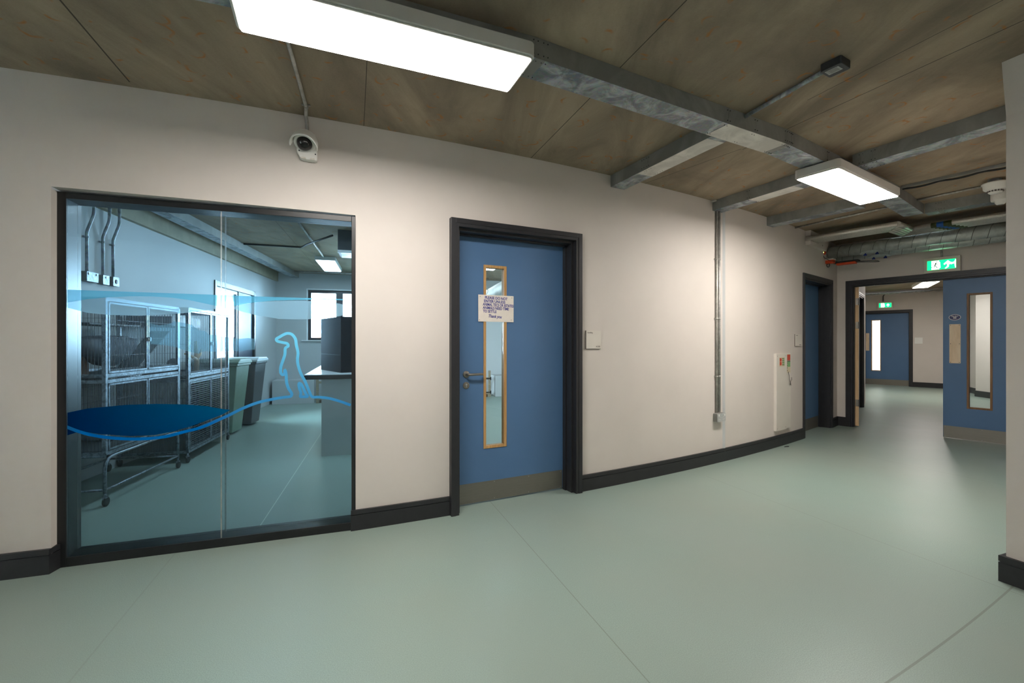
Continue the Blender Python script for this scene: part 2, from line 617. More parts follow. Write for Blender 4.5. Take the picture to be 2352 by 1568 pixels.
def vinyl(name, top, bot, z0, z1, dens, xfade=None):
    """translucent printed film, colour grading up the sheet"""
    t = NT(name)
    t.t.nodes.remove(t.b)
    sp = t.n('ShaderNodeSeparateXYZ'); t.l(obj_co(t), sp.inputs[0])
    g = t.ramp(sp.outputs[2], z0, z1)
    col = t.mix(g, bot, top)
    if xfade:
        gx = t.ramp(sp.outputs[0], xfade[0], xfade[1])
        col = t.mix(gx, xfade[2], col)
    df = t.n('ShaderNodeBsdfDiffuse'); t.l(col, df.inputs[0])
    tl = t.n('ShaderNodeBsdfTranslucent'); t.l(col, tl.inputs[0])
    tr = t.n('ShaderNodeBsdfTransparent'); tr.inputs[0].default_value = (.8, .93, 1, 1)
    m1 = t.n('ShaderNodeMixShader'); m1.inputs[0].default_value = .22
    t.l(df.outputs[0], m1.inputs[1]); t.l(tl.outputs[0], m1.inputs[2])
    m2 = t.n('ShaderNodeMixShader'); m2.inputs[0].default_value = dens
    t.l(tr.outputs[0], m2.inputs[1]); t.l(m1.outputs[0], m2.inputs[2]); t.l(m2.outputs[0], t.out.inputs[0])
    M[name] = t.m


vinyl('film_line', srgb(120, 218, 255), srgb(0, 112, 190), .74, 1.26, .95)
vinyl('film_band', srgb(120, 205, 230), srgb(120, 205, 230), 0, 1, .5)
vinyl('film_lens', srgb(190, 225, 240), srgb(190, 225, 240), 0, 1, .34)
vinyl('film_land', srgb(150, 200, 220), srgb(150, 200, 220), 0, 1, .22)
vinyl('film_deep', srgb(0, 106, 150), srgb(0, 84, 136), .70, .92, .93, (0.05, .95, srgb(0, 44, 98)))

emit('lamp_face', (1.0, .945, .885, 1), LAMP)
emit('lamp_face_cool', (.82, .94, 1.0, 1), LAMP_IN)
emit('exit_green', srgb(0, 215, 95), .85)
emit('exit_white', srgb(232, 255, 246), 1.0)
plain('exit_frame', srgb(206, 199, 186), .45, var=.02)
plain('runner_green', srgb(20, 140, 90), .5, var=.0)
emit('led', (.6, 1, .2, 1), 2.0)

# ================================================================ SETTING
TW = .16        # corridor wall thickness


def struct(name, mb, mat, label, parent=None, bevel=0):
    o = mb.obj(name, mat, parent, bevel)
    if parent is None:
        tag(o, label, None, None, 'structure')
    return o


# floor and soffit
mb = MB().box(-9, 16, -3, 18, -.12, 0)
struct('floor', mb, 'vinyl_floor', 'speckled grey-green vinyl sheet floor with welded seams')
mb = MB().box(-9, 16, -3, 18, CEIL, CEIL + .2)
struct('ceiling', mb, 'concrete_soffit', 'bare concrete slab ceiling with joints and rust-coloured curls')

# window opening and door openings along the curved wall (headings in degrees)
FW = fr2((-2.503, 2.537), (-1.077, 3.035))            # face plane of the big glazed screen
WIN_L = ring_at(117.5)
WIN_R = ring_at(816.5)
FD1 = fr2((-.4345, 3.267), (.587, 3.784))             # front of the architrave of the first door
_p, _q = ring(ring_at(1847, .018), .018), ring(ring_at(1914, .018), .018)
FD2 = fr2(_p, _q)
W1 = hypot(.587 + .4345, 3.784 - 3.267)
W2 = hypot(_q[0] - _p[0], _q[1] - _p[1])


def head_of(p):
    return degrees(atan2(p[0] - RC[0], -(p[1] - RC[1])))


D1L, D1R = head_of(FD1.w(.05)), head_of(FD1.w(W1 - .05))
D2L, D2R = head_of(FD2.w(.05)), head_of(FD2.w(W2 - .05))
D4R = head_of((6.776, 8.72)) - .15
D4L = D4R - 2.9


def arc_pts(a0, a1, off):
    n = max(2, int((a1 - a0) / .35) + 1)
    return [ring(a0 + (a1 - a0) * i / (n - 1), off) for i in range(n)]


def wall_arc(mb, a0, a1, z0, z1, off=0.0, th=TW):
    return mb.strip(arc_pts(a0, a1, off), arc_pts(a0, a1, off - th), z0, z1)


mb = MB()
WIN_TOP = 2.105
DT = 2.10
wall_arc(mb, 7, WIN_L, 0, CEIL)
wall_arc(mb, WIN_L, WIN_R, WIN_TOP, CEIL)
wall_arc(mb, WIN_R, D1L, 0, CEIL)
wall_arc(mb, D1L, D1R, DT, CEIL)
wall_arc(mb, D1R, D2L, 0, CEIL)
wall_arc(mb, D2L, D2R, DT, CEIL)
wall_arc(mb, D2R, D4L, 0, CEIL)
wall_arc(mb, D4L, D4R, DT, CEIL)
wall_arc(mb, D4R, 70, 0, CEIL)
struct('wall_left', mb, 'white_paint', 'long curved off-white corridor wall holding the glazed screen and two doors')

# room corner and the end wall with the double doors
C0 = (4.907, 6.858)
EH = -54.0                                      # heading of the end wall (deg from +X)
FE = Fr(C0, EH)
mb = MB()
ET = .14
E_L = FE.hit(1943)[0] + .05                           # opening edge, left
E_top = 2.10
E_R = 2.26
mb.prism([FE.w(-.3), FE.w(E_L), FE.w(E_L, ET), FE.w(-.3, ET)], 0, CEIL)
mb.prism([FE.w(E_L), FE.w(E_R), FE.w(E_R, ET), FE.w(E_L, ET)], E_top, CEIL)
mb.prism([FE.w(E_R), FE.w(3.4), FE.w(3.4, ET), FE.w(E_R, ET)], 0, CEIL)
struct('wall_end', mb, 'white_paint', 'off-white wall across the corridor above the double doors')

# wall on the right: its near end is the pillar-like edge, with a splayed piece under the soffit
PC = (2.590, 2.385)
PD = (sin(PERP), cos(PERP))                    # away from the viewer along the joints
mb = MB()
P_near = (PC[0] - PD[0] * 1.75, PC[1] - PD[1] * 1.75)
outer = [PC] + arc_pts(head_of(PC) + .3, 41.5, hypot(PC[0] - RC[0], PC[1] - RC[1]) - RR)
inner2 = [ring(head_of(p), hypot(PC[0] - RC[0], PC[1] - RC[1]) - RR + .24) for p in outer]
inner2[0] = (PC[0] + .24 * cos(PERP), PC[1] - .24 * sin(PERP))
mb.strip(outer, inner2, 0, CEIL)
side = Fr(P_near, 90 - degrees(PERP))
mb.prism([PC, P_near, (P_near[0] + .3, P_near[1] + .1), (PC[0] + .3 * cos(PERP), PC[1] - .3 * sin(PERP) + .0)], 0, CEIL)
mb.v = mb.v
# splay
zs = 2.440
e = .04
a0 = (PC[0], PC[1]); 
nx, ny = -cos(PERP), sin(PERP)                  # outward normal of the face seen from the camera
base4 = [PC, P_near]
top4 = [(PC[0] + nx * e, PC[1] + ny * e), (P_near[0] + nx * e, P_near[1] + ny * e)]
vs = [(PC[0], PC[1], zs), (P_near[0], P_near[1], zs), (top4[1][0], top4[1][1], CEIL), (top4[0][0], top4[0][1], CEIL),
      (PC[0] + .05, PC[1], zs), (P_near[0] + .05, P_near[1], zs), (P_near[0] + .05, P_near[1], CEIL), (PC[0] + .05, PC[1], CEIL)]
mb.add(vs, [(0, 1, 2, 3), (4, 7, 6, 5), (0, 3, 7, 4), (1, 5, 6, 2), (2, 6, 7, 3), (0, 4, 5, 1)])
struct('wall_right', mb, 'white_paint', 'off-white wall end at the right edge with a splay under the ceiling', bevel=0)

# lobby walls behind the viewer
mb = MB()
mb.strip(arc_pts(6, 40, 4.75), arc_pts(6, 40, 4.9), 0, CEIL)
struct('wall_back', mb, 'white_paint', 'off-white lobby wall behind the viewer')
mb = MB()
mb.prism([ring(7.2, -.2), ring(7.2, 4.9), ring(6.8, 4.9), ring(6.8, -.2)], 0, CEIL)
struct('wall_side', mb, 'white_paint', 'off-white wall closing the corridor far to the left')
# far corridor: wall F and outer wall
FF = fr2((11.155 - .694 * 3, 12.66 + .72 * 3), (11.155, 12.66))
SF = 3.0 * hypot(.694, .72)                    # local x of the door's right architrave edge on that wall
mb = MB()
F3L, F3R = SF - 1.15 + .06, SF - .06
mb.prism([FF.w(-.2), FF.w(F3L), FF.w(F3L, .15), FF.w(-.2, .15)], 0, CEIL)
mb.prism([FF.w(F3L), FF.w(F3R), FF.w(F3R, .15), FF.w(F3L, .15)], DT, CEIL)
mb.prism([FF.w(F3R), FF.w(SF + 1.2), FF.w(SF + 1.2, .15), FF.w(F3R, .15)], 0, CEIL)
struct('wall_far', mb, 'white_paint', 'off-white far wall at the end of the next corridor')
mb = MB()
poly = [FF.w(SF + 1.15, 0), (11.35, 11.30), (11.08, 10.82), (10.66, 10.46), (10.58, 10.05), (9.4, 8.2), (7.0, 5.2), (6.35, 4.75)]
off = [(p[0] + .3, p[1] - .12) for p in poly]
mb.strip(poly, off, 0, CEIL)
struct('wall_far_right', mb, 'white_paint', 'off-white outer wall of the next corridor with a small pier')

# animal room
IL = lambda Z: (-3.075 - .1963 * Z, Z)
IB = Fr((-4.95, 9.55), 16.5)
mb = MB()
GD0, GD1 = 6.71, 8.33                          # garden door in the room's left wall
FI = fr2(IL(2.0), IL(9.6))                     # frame along the left wall, y pointing away (-X)


def il(Z): return FI.hit((IL(Z)[0] / Z) * FPX + CX)[0]


mb.prism([FI.w(-.2), FI.w(il(GD0) + .05), FI.w(il(GD0) + .05, .2), FI.w(-.2, .2)], 0, CEIL)
mb.prism([FI.w(il(GD0) + .05), FI.w(il(GD1) - .05), FI.w(il(GD1) - .05, .2), FI.w(il(GD0) + .05, .2)], 2.14, CEIL)
mb.prism([FI.w(il(GD1) - .05), FI.w(il(9.75)), FI.w(il(9.75), .2), FI.w(il(GD1) - .05, .2)], 0, CEIL)
struct('wall_inner_left', mb, 'grey_paint', 'pale wall on the left of the animal room behind the cages')
mb = MB()
wb0, wb1, wz0, wz1 = .585, 3.1, 1.27, 2.39
mb.prism([IB.w(-.2), IB.w(wb0), IB.w(wb0, .24), IB.w(-.2, .24)], 0, CEIL)
mb.prism([IB.w(wb0), IB.w(wb1), IB.w(wb1, .24), IB.w(wb0, .24)], 0, wz0)
mb.prism([IB.w(wb0), IB.w(wb1), IB.w(wb1, .24), IB.w(wb0, .24)], wz1, CEIL)
mb.prism([IB.w(wb1), IB.w(5.9), IB.w(5.9, .24), IB.w(wb1, .24)], 0, CEIL)
struct('wall_inner_back', mb, 'grey_paint', 'pale back wall of the animal room with the bright window')
mb = MB()
mb.prism([(2.05, 4.8), (.55, 11.4), (.75, 11.4), (2.25, 4.8)], 0, CEIL)
struct('wall_inner_right', mb, 'grey_paint', 'pale wall on the right of the animal room')
mb = MB()
mb.prism([IB.w(-.5, .1), FI.w(il(GD1) + .9, 0), FI.w(il(GD1) + .9, .05), IB.w(-.55, .1)], 0, .01)

# concrete downstand along the room's left wall
mb = MB().prism([FI.w(.0, -.05), FI.w(il(9.52), -.05), FI.w(il(9.52), .0), FI.w(.0, .0)], 2.52, CEIL - .001)
struct('trim_1', mb, 'concrete_inner', 'concrete downstand beam along the top of the animal room wall')


# skirting boards (with the grooved cap strip)
def skirt(name, poly_fn, label):
    mb = MB()
    poly_fn(mb)
    return struct(name, mb, 'black_paint', label)


SK = .018


def sk_arc(mb, a0, a1):
    mb.strip(arc_pts(a0, a1, SK), arc_pts(a0, a1, 0), 0, .102)
    mb.strip(arc_pts(a0, a1, SK - .005), arc_pts(a0, a1, 0), .102, .107)
    mb.strip(arc_pts(a0, a1, SK), arc_pts(a0, a1, 0), .107, .135)


def sk_line(mb, p, q, out):
    def seg(d, z0, z1):
        mb.prism([(p[0] + out[0] * d, p[1] + out[1] * d), (q[0] + out[0] * d, q[1] + out[1] * d), q, p], z0, z1)
    seg(SK, 0, .102); seg(SK - .005, .102, .107); seg(SK, .107, .135)


def f(mb):
    sk_arc(mb, 7, WIN_L)
    a = ring(WIN_L, SK); b = FW.w(-.012, 0); c0 = ring(WIN_L, 0)
    mb.prism([a, (b[0] + .0, b[1]), (b[0] - .03, b[1] + .01), c0], 0, .102)
    mb.prism([a, (b[0] + .0, b[1]), (b[0] - .03, b[1] + .01), c0], .106, .135)


skirt('baseboard_left', f, 'black skirting board left of the glazed screen')


def f(mb):
    a0 = ring_at(806, SK)
    sk_arc(mb, a0, head_of(FD1.w(0)))


skirt('baseboard_middle', f, 'short black skirting board between the glazed screen and the blue door')
skirt('baseboard_long', lambda mb: sk_arc(mb, head_of(FD1.w(W1)), head_of(FD2.w(0))), 'long black skirting board right of the near blue door')


def f(mb):
    sk_arc(mb, head_of(FD2.w(W2)), head_of(C0))
    sk_line(mb, FE.w(0), FE.w(FE.hit(1943)[0]), (-FE.n[0], -FE.n[1]))


skirt('baseboard_corner', f, 'short black skirting in the corner beside the double doors')


def f(mb):
    tx, ty = cos(radians(head_of(PC))), sin(radians(head_of(PC)))
    k = .022
    q0 = (PC[0] + nx * .02 + PD[0] * k, PC[1] + ny * .02 + PD[1] * k)
    for z0, z1, kk in ((0, .100, 0), (.100, .106, .005), (.106, .135, 0)):
        mb.prism([(q0[0] - nx * kk, q0[1] - PD[1] * kk), (P_near[0] + nx * (.02 - kk), P_near[1] + ny * (.02 - kk)), (P_near[0] - nx * .1, P_near[1] - ny * .1), (q0[0] - nx * .2, q0[1] - ny * .2)], z0, z1)


skirt('baseboard_right', f, 'black skirting board wrapped round the wall end at the right')


def f(mb):
    sk_line(mb, FF.w(SF), FF.w(SF + 1.2), (-FF.n[0], -FF.n[1]))


skirt('baseboard_far', f, 'black skirting board along the far corridor wall')


def f(mb):
    for i in range(len(poly) - 1):
        p, q = poly[i], poly[i + 1]
        d = Vector((q[0] - p[0], q[1] - p[1])).normalized()
        out = (-d.y * -1, -d.x)
        out = (d.y, -d.x) if (d.y * (-1) + -d.x * .8) > 0 else (-d.y, d.x)
        sk_line(mb, p, q, (-abs(d.y), abs(d.x)) if True else out)


skirt('baseboard_far_right', f, 'black skirting board along the outer wall of the next corridor')

# ================================================================ GLAZED SCREEN (window_1)
WL = hypot(-1.077 + 2.503, 3.035 - 2.537)
win = thing('window_1', 'large floor-height glazed screen with black frame and blue animal graphics', None, FW, kind='structure')
x0w, x1w = FW.hit(130)[0], FW.hit(816.8)[0]
zt = FW.hit(130, 438.5)[1]
FD_ = .15
fw = .030
mb = MB()
mb.box(x0w, x0w + .042, 0, FD_, 0, zt)
mb.box(x1w - .026, x1w, 0, FD_, 0, zt)
mb.box(x0w + .042, x1w - .026, 0, FD_, 0, .052)
mb.box(x0w + .042, x1w - .026, 0, FD_, zt - .036, zt)
mb.obj('window_frame', 'window_black', win, bevel=.002)
gx0, gx1, gz0, gz1 = x0w + .042, x1w - .026, .052, zt - .036
JX = FW.hit(507)[0]
for (xa, xb, nm) in ((gx0, JX - .004, 'left'), (JX + .004, gx1, 'right')):
    mb = MB().box(xa, xb, .012, .014, gz0, gz1)
    mb.obj('glass_pane', 'glass_blue', win)
    mb = MB().box(xa, xb, .112, .114, gz0, gz1)
    mb.obj('glass_pane', 'glass_clear', win)
for yy in (.0112, .110):
    mb = MB().box(JX - .0035, JX - .0015, yy, yy + .006, gz0, gz1).box(JX + .0015, JX + .0035, yy, yy + .006, gz0, gz1)
    mb.obj('glass_joint', 'conduit_steel', win)


# graphics film on the corridor face of the front panes
def film(name, pts, mat, y=.0104, label=None):
    P = [FW.hit(x, yy, .011) for x, yy in pts]
    P = [(min(max(a, gx0 + .001), gx1 - .001), b) for a, b in P]
    mb = MB().prism(P, y, y + .0006, 'xz')
    # triangulate n-gons safely
    o = mb.obj(name, mat, win)
    if label: o['label'] = label
    return o


film('graphic_band', [(140, 664.5), (300, 670), (500, 677), (585, 680.4), (705, 684.2), (812, 687.2), (812, 690), (720, 687.6), (630, 690), (585, 694), (550, 700), (531, 704.5), (520, 709),
                      (500, 703), (470, 696.5), (430, 688), (393, 683.2), (350, 680.5), (300, 680.2), (250, 682.5), (200, 687), (140, 694)], 'film_band', label='pale blue stripe of film')
film('graphic_lens', [(140, 694), (200, 687), (250, 682.5), (300, 680.2), (350, 680.5), (393, 683.2), (430, 688), (470, 696.5), (500, 703), (512, 706.5), (470, 713), (420, 719), (370, 723), (320, 724.5), (250, 723), (200, 718), (140, 706)], 'film_lens', label='frosted leaf-shaped film at left')
film('graphic_lens', [(528, 706.5), (550, 700.5), (585, 694.5), (630, 691), (690, 690), (740, 692), (780, 697), (812, 704.5), (812, 718), (780, 726), (735, 731.5), (690, 733.5), (640, 732), (590, 724), (555, 715)], 'film_lens', label='frosted leaf-shaped film at right')
film('graphic_ellipse', [(140, 1000), (140, 948), (200, 938), (290, 929.5), (360, 927.4), (425, 928.5), (475, 932.5), (505, 938), (529, 941), (510, 952), (470, 967), (440, 978), (400, 990), (355, 998.5), (300, 1001), (230, 996.5), (185, 990)], 'film_deep', label='deep blue leaf-shaped film')
land = [(345, 742), (365, 747), (385, 745), (400, 738), (420, 741), (440, 745), (455, 757), (470, 760), (480, 768), (500, 770), (530, 776), (552, 778), (570, 776), (585, 778)]
landb = [(585, 803), (568, 804), (552, 807), (530, 805), (500, 808), (470, 806), (455, 812), (430, 806), (400, 796), (375, 792), (345, 790)]
film('graphic_landscape', land + landb, 'film_land', label='ragged strip of frosted film')


def stroke(pts, w, closed=False):
    """flat ribbon along pixel path on the pane plane"""
    P = [Vector(FW.hit(x, yy, .014)) for x, yy in pts]
    # Catmull-Rom smoothing
    out = []
    n = len(P)
    for i in range(n - (0 if closed else 1)):
        p0, p1, p2, p3 = (P[(i - 1) % n], P[i], P[(i + 1) % n], P[(i + 2) % n]) if closed else (P[max(i - 1, 0)], P[i], P[i + 1], P[min(i + 2, n - 1)])
        for k in range(5):
            s = k / 5
            out.append(.5 * ((2 * p1) + (p2 - p0) * s + (2 * p0 - 5 * p1 + 4 * p2 - p3) * s * s + (3 * p1 - p0 - 3 * p2 + p3) * s ** 3))
    if not closed: out.append(P[-1])
    mb = MB()
    m = len(out)
    L, R = [], []
    for i, p in enumerate(out):
        a = out[(i - 1) % m] if closed or i > 0 else p
        b = out[(i + 1) % m] if closed or i < m - 1 else p
        d = (b - a).normalized()
        nn = Vector((-d.y, d.x)) * w / 2
        L.append(p + nn); R.append(p - nn)
    vs = [(p.x, .0098, p.y) for p in L] + [(p.x, .0098, p.y) for p in R]
    fs = [(i, (i + 1) % m, m + (i + 1) % m, m + i) for i in range(m if closed else m - 1)]
    mb.add(vs, fs)
    return mb


z4 = lambda pts: [(450 + x / 3.92, 750 + y / 3.92) for x, y in pts]
z3 = lambda pts: [(100 + x / 3.92, 750 + y / 3.92) for x, y in pts]
outline = z4([(1392, 705), (1300, 672), (1200, 644), (1110, 633), (1048, 630), (1022, 585), (985, 495), (945, 420), (920, 340), (915, 290), (920, 235), (905, 165), (896, 110), (865, 70), (825, 60), (790, 72), (755, 92), (726, 110),
              (735, 130), (780, 142), (822, 152), (830, 175), (806, 195), (802, 250), (782, 310), (766, 360), (764, 410), (782, 433), (800, 418), (801, 388), (812, 425), (818, 500), (835, 555), (862, 600), (852, 627),
              (790, 635), (690, 652), (560, 682), (420, 735), (300, 795), (200, 840), (100, 885), (0, 920)]) + z3([(1280, 942), (1100, 988), (900, 1008), (700, 1006), (500, 985), (330, 945), (160, 880)])
stroke(outline, .0175).obj('graphic_outline', 'film_line', win)['label'] = 'bright blue line drawing of a standing animal on a hill'
stroke(z4([(928, 512), (942, 512), (962, 540), (990, 600), (1006, 627), (970, 630), (942, 628), (946, 595), (932, 550)]), .0175, True).obj('graphic_outline', 'film_line', win)['label'] = 'small blue loop for the tail'


# ================================================================ DOORS
def frame_parts(root, W, depth, zt=2.155, aw=.060, at=.018, lt=.032):
    """architrave with stepped profile and lining; local x 0..W, y 0 = architrave face"""
    mb = MB()
    for (a, b) in ((0, aw), (W - aw, W)):
        mb.box(a, b, 0.004, at, 0, zt)
    mb.box(aw, W - aw, 0.004, at, zt - aw, zt)
    s1 = .036
    mb.box(0, s1, 0, .005, 0, zt); mb.box(W - s1, W, 0, .005, 0, zt); mb.box(s1, W - s1, 0, .005, zt - s1, zt)
    mb.obj('architrave', 'black_paint', root, bevel=.0015)
    mb = MB()
    mb.box(aw - .012, aw + lt - .012, at, depth + .06, 0, zt - aw + .012)
    mb.box(W - aw - lt + .012, W - aw + .012, at, depth + .06, 0, zt - aw + .012)
    mb.box(aw - .012, W - aw + .012, at, depth + .06, zt - aw - lt + .012, zt - aw + .012)
    # door stops in front of the leaf
    k = aw + lt - .012
    mb.box(k, k + .012, depth - .045, depth - .004, 0, zt - k)
    mb.box(W - k - .012, W - k, depth - .045, depth - .004, 0, zt - k)
    mb.box(k, W - k, depth - .045, depth - .004, zt - k - .012, zt - k)
    mb.obj('lining', 'black_paint', root, bevel=.0015)
    return k


def leaf_parts(root, x0, x1, y, zt, vx0, vx1, vz0, vz1, blue='door_blue', kick=.165, bead='oak', th=.044, z0=.012, ky=None):
    mb = MB()
    mb.box(x0, vx0, y, y + th, z0, zt); mb.box(vx1, x1, y, y + th, z0, zt)
    mb.box(vx0, vx1, y, y + th, z0, vz0); mb.box(vx0, vx1, y, y + th, vz1, zt)
    lf = mb.obj('leaf', blue, root)
    b = .018
    mb = MB()
    for yy in (y - .004, ):
        mb.box(vx0 - .004, vx0 + b, yy, y + th + .004, vz0 - .004, vz1 + .004)
        mb.box(vx1 - b, vx1 + .004, yy, y + th + .004, vz0 - .004, vz1 + .004)
        mb.box(vx0 + b, vx1 - b, yy, y + th + .004, vz0 - .004, vz0 + b)
        mb.box(vx0 + b, vx1 - b, yy, y + th + .004, vz1 - b, vz1 + .004)
    mb.obj('glazing_bead', bead, root, bevel=.002)
    MB().box(vx0 + b, vx1 - b, y + th / 2 - .003, y + th / 2 + .003, vz0 + b, vz1 - b).obj('glass_pane', 'glass_clear', root)
    if kick:
        kp = MB().box(x0 + .004, x1 - .012, y - .0015, y, z0, kick).obj('kick_plate', 'kick_plate', root)
        mb = MB()
        nsc = 4
        for i in range(nsc):
            xx = x0 + .02 + (x1 - x0 - .048) * i / (nsc - 1)
            for zz in (z0 + .012, kick - .012):
                mb.lathe([(0, -.0012), (.003, -.001), (.0035, 0)], (xx, y - .0015, zz), 8, 'y')
        mb.parts('screw', 'label_silver', root)
    return lf


def lever_handle(root, x, z, y, L=.115, zk=None):
    h = MB()
    h.lathe([(0, -.009), (.022, -.009), (.026, -.006), (.0265, 0)], (x, y, z), 28, 'y')
    rose = h.obj('door_handle', 'stainless', root)
    l = MB().tube([(x, y - .006, z), (x, y - .035, z), (x + .006, y - .047, z), (x + .018, y - .050, z), (x + L, y - .050, z + .001), (x + L + .008, y - .046, z), (x + L + .010, y - .03, z)], .0095, 12)
    l.obj('lever', 'stainless', rose)
    if zk is not None:
        k = MB().lathe([(0, -.006), (.023, -.006), (.0265, -.004), (.0265, 0)], (x, y, zk), 28, 'y').obj('escutcheon', 'stainless', root)
        MB().lathe([(0, -.0075), (.0075, -.0075), (.008, -.005)], (x, y, zk + .006), 14, 'y').box(x - .0025, x + .0025, y - .0076, y - .006, zk - .014, zk + .004).obj('keyhole', 'label_silver', k)


# near blue door
d1 = thing('door_1', 'near blue door with narrow window, lever handle and handwritten notice', None, FD1, kind='structure')
DEP = .165
k = frame_parts(d1, W1, DEP, at=.048)
lx0, lx1 = k + .003, W1 - k - .003
v0, vt0 = FD1.hit(1110.5, 607.5, DEP); v1, _ = FD1.hit(1163.5, 613, DEP); _, vb = FD1.hit(1110.5, 1030.5, DEP)
leaf_parts(d1, lx0, lx1, DEP, 2.155 - k - .003, v0 + .004, v1 - .004, vb + .004, vt0 - .004)
hx, hz = FD1.hit(1070.5, 859.5, DEP)
_, hk = FD1.hit(1070, 885, DEP)
lever_handle(d1, hx, hz, DEP, .108, hk)
# the notice pinned over the window strip
nx0, nzt = FD1.hit(1098.5, 676, DEP - .006); nx1, _ = FD1.hit(1179.5, 680, DEP - .006); _, nzb = FD1.hit(1098.5, 738, DEP - .006)
FN = Fr(FD1.w(nx0, DEP - .0065), FD1.a, nzb)
note = thing('paper_notice', 'handwritten white paper notice taped over the near door\'s window strip', 'notice', FN)
NW, NH = nx1 - nx0, nzt - nzb
MB().box(0, NW, -.0006, .0002, 0, NH).obj('sheet', 'paper', note)
lines = [('PLEASE DO NOT', .18, .855, .64), ('ENTER UNLESS', .155, .725, .60), ('ANIMAL TECS OR ESTATES', .125, .60, .875), ('ANIMALS NEED TIME', .125, .475, .74), ('TO SETTLE', .13, .345, .38)]
for txt, xx, zz, ww in lines:
    o = text_mesh('handwriting', txt, .030, 'pen_blue', note, NW * xx, -.0012, NH * zz, shear=-.05, bold=.0007)
    wd = max(v.co.x for v in o.data.vertices) - min(v.co.x for v in o.data.vertices)
    o.scale = (NW * ww / wd, 1, 1.0)
    o.rotation_euler = (0, radians(1.6), 0)
o = text_mesh('handwriting', 'Thank you', .034, 'pen_blue', note, NW * .27, -.0012, NH * .165, shear=.25, bold=.0007)
o.scale = (.80, 1, 1.0)
o.rotation_euler = (0, radians(3), 0)
mb = MB()
for xx, zz in ((.05, .93), (.03, .06), (.93, .08), (.95, .93)):
    mb.lathe([(0, -.003), (.0025, -.002), (.003, 0)], (NW * xx, -.0008, NH * zz), 8, 'y')
mb.parts('pin', 'ink_grey', note)

# second door further along
d2 = thing('door_2', 'second blue door seen edge-on near the room corner', None, FD2, kind='structure')
k = frame_parts(d2, W2, DEP)
leaf_parts(d2, k + .003, W2 - k - .003, DEP, 2.155 - k - .003, k + .09, k + .21, .42, 1.86, z0=.002)
# closed door on the wall beyond the double doors
FD4 = fr2(ring(D4L - .16, .018), ring(D4R + .16, .018))
W4 = hypot(ring(D4R + .16, .018)[0] - ring(D4L - .16, .018)[0], ring(D4R + .16, .018)[1] - ring(D4L - .16, .018)[1])
d4 = thing('door_5', 'dark-framed door on the curved wall beyond the double doors', None, FD4, kind='structure')
k = frame_parts(d4, W4, DEP)
leaf_parts(d4, k + .003, W4 - k - .003, DEP, 2.155 - k - .003, .25, .37, .42, 1.86, z0=.002)

# double doors
E0 = FE.hit(1943)[0]
FEd = Fr(FE.w(E0, -.018), EH)
WE = E_R + .05 - E0
dd = thing('door_3', 'open double doorway with blue leaves across the corridor end', None, FEd, kind='structure')
k = frame_parts(dd, WE, .10)
# right leaf, closed
FL = Fr(FEd.w(0, .10), EH)
rx0 = FL.hit(2166)[0]
rx1 = WE - k - .003
a0, az1 = FL.hit(2221.5, 674.5); a1, _ = FL.hit(2279, 674); _, az0 = FL.hit(2250, 940)
leaf_parts(dd, rx0, rx1, .10, 2.155 - k - .006, a0, a1, az0, az1, bead='brown_wood')
# push plate and sticker on the right leaf
p0, pz1 = FL.hit(2180.5, 744.5, -.003); p1, _ = FL.hit(2206.5, 744, -.003); _, pz0 = FL.hit(2193, 834, -.003)
pp = MB().prism(rrect(p0, p1, pz0, pz1, .006), .10 - .004, .10, 'xz').obj('push_plate', 'birch_ply', dd)
mb = MB()
for xx in (p0 + .012, p1 - .012):
    for zz in (pz0 + .012, (pz0 + pz1) / 2, pz1 - .012):
        mb.lathe([(0, -.001), (.004, -.001), (.0045, 0)], (xx, .096, zz), 10, 'y')
mb.parts('screw', 'ink_grey', pp)
sx, sz = FL.hit(2193, 728.5, -.003)
el = lambda rx, rz: [(sx + rx * cos(2 * pi * i / 32), sz + rz * sin(2 * pi * i / 32)) for i in range(32)]
st = MB().prism(el(.057, .038), .0985, .10, 'xz').obj('door_sticker', 'white_plastic', dd)
st['label'] = 'oval blue and white fire door sticker'
MB().prism(el(.052, .033), .0978, .0985, 'xz').obj('sticker_ground', 'navy', st)
for txt, zz in (('Fire door', .010), ('keep', -.004), ('shut', -.018)):
    text_mesh('lettering', txt, .017, 'white_plastic', st, sx, .0974, sz + zz, 'CENTER', bold=.0006)
# left leaf swung open, hinge edge towards the viewer
hx0 = k + .006
th_ = .046
open_len = .76
c_, s_ = cos(radians(97)), sin(radians(97))
lf = D.objects.new('open_leaf', None); COL.objects.link(lf); lf.parent = dd
lf.location = (hx0, .105, 0); lf.rotation_euler = (0, 0, radians(106))
MB().box(.004, open_len, -th_ + .002, -.002, .012, 2.155 - k - .006).obj('leaf', 'door_blue', lf)
MB().box(0, .004, -th_, 0, .012, 2.155 - k - .006).obj('leaf_edge', 'pale_wood', lf)['label'] = 'pale timber edge of the open leaf'
for zz in (.35, 1.5, 1.85):
    hg = MB().box(-.003, .001, -th_ + .006, -.008, zz - .05, zz + .05)
    hg.tube([(-.004, -th_ / 2 - .018, zz - .05), (-.004, -th_ / 2 - .018, zz + .05)], .006, 8)
    hg.obj('hinge', 'stainless', lf)

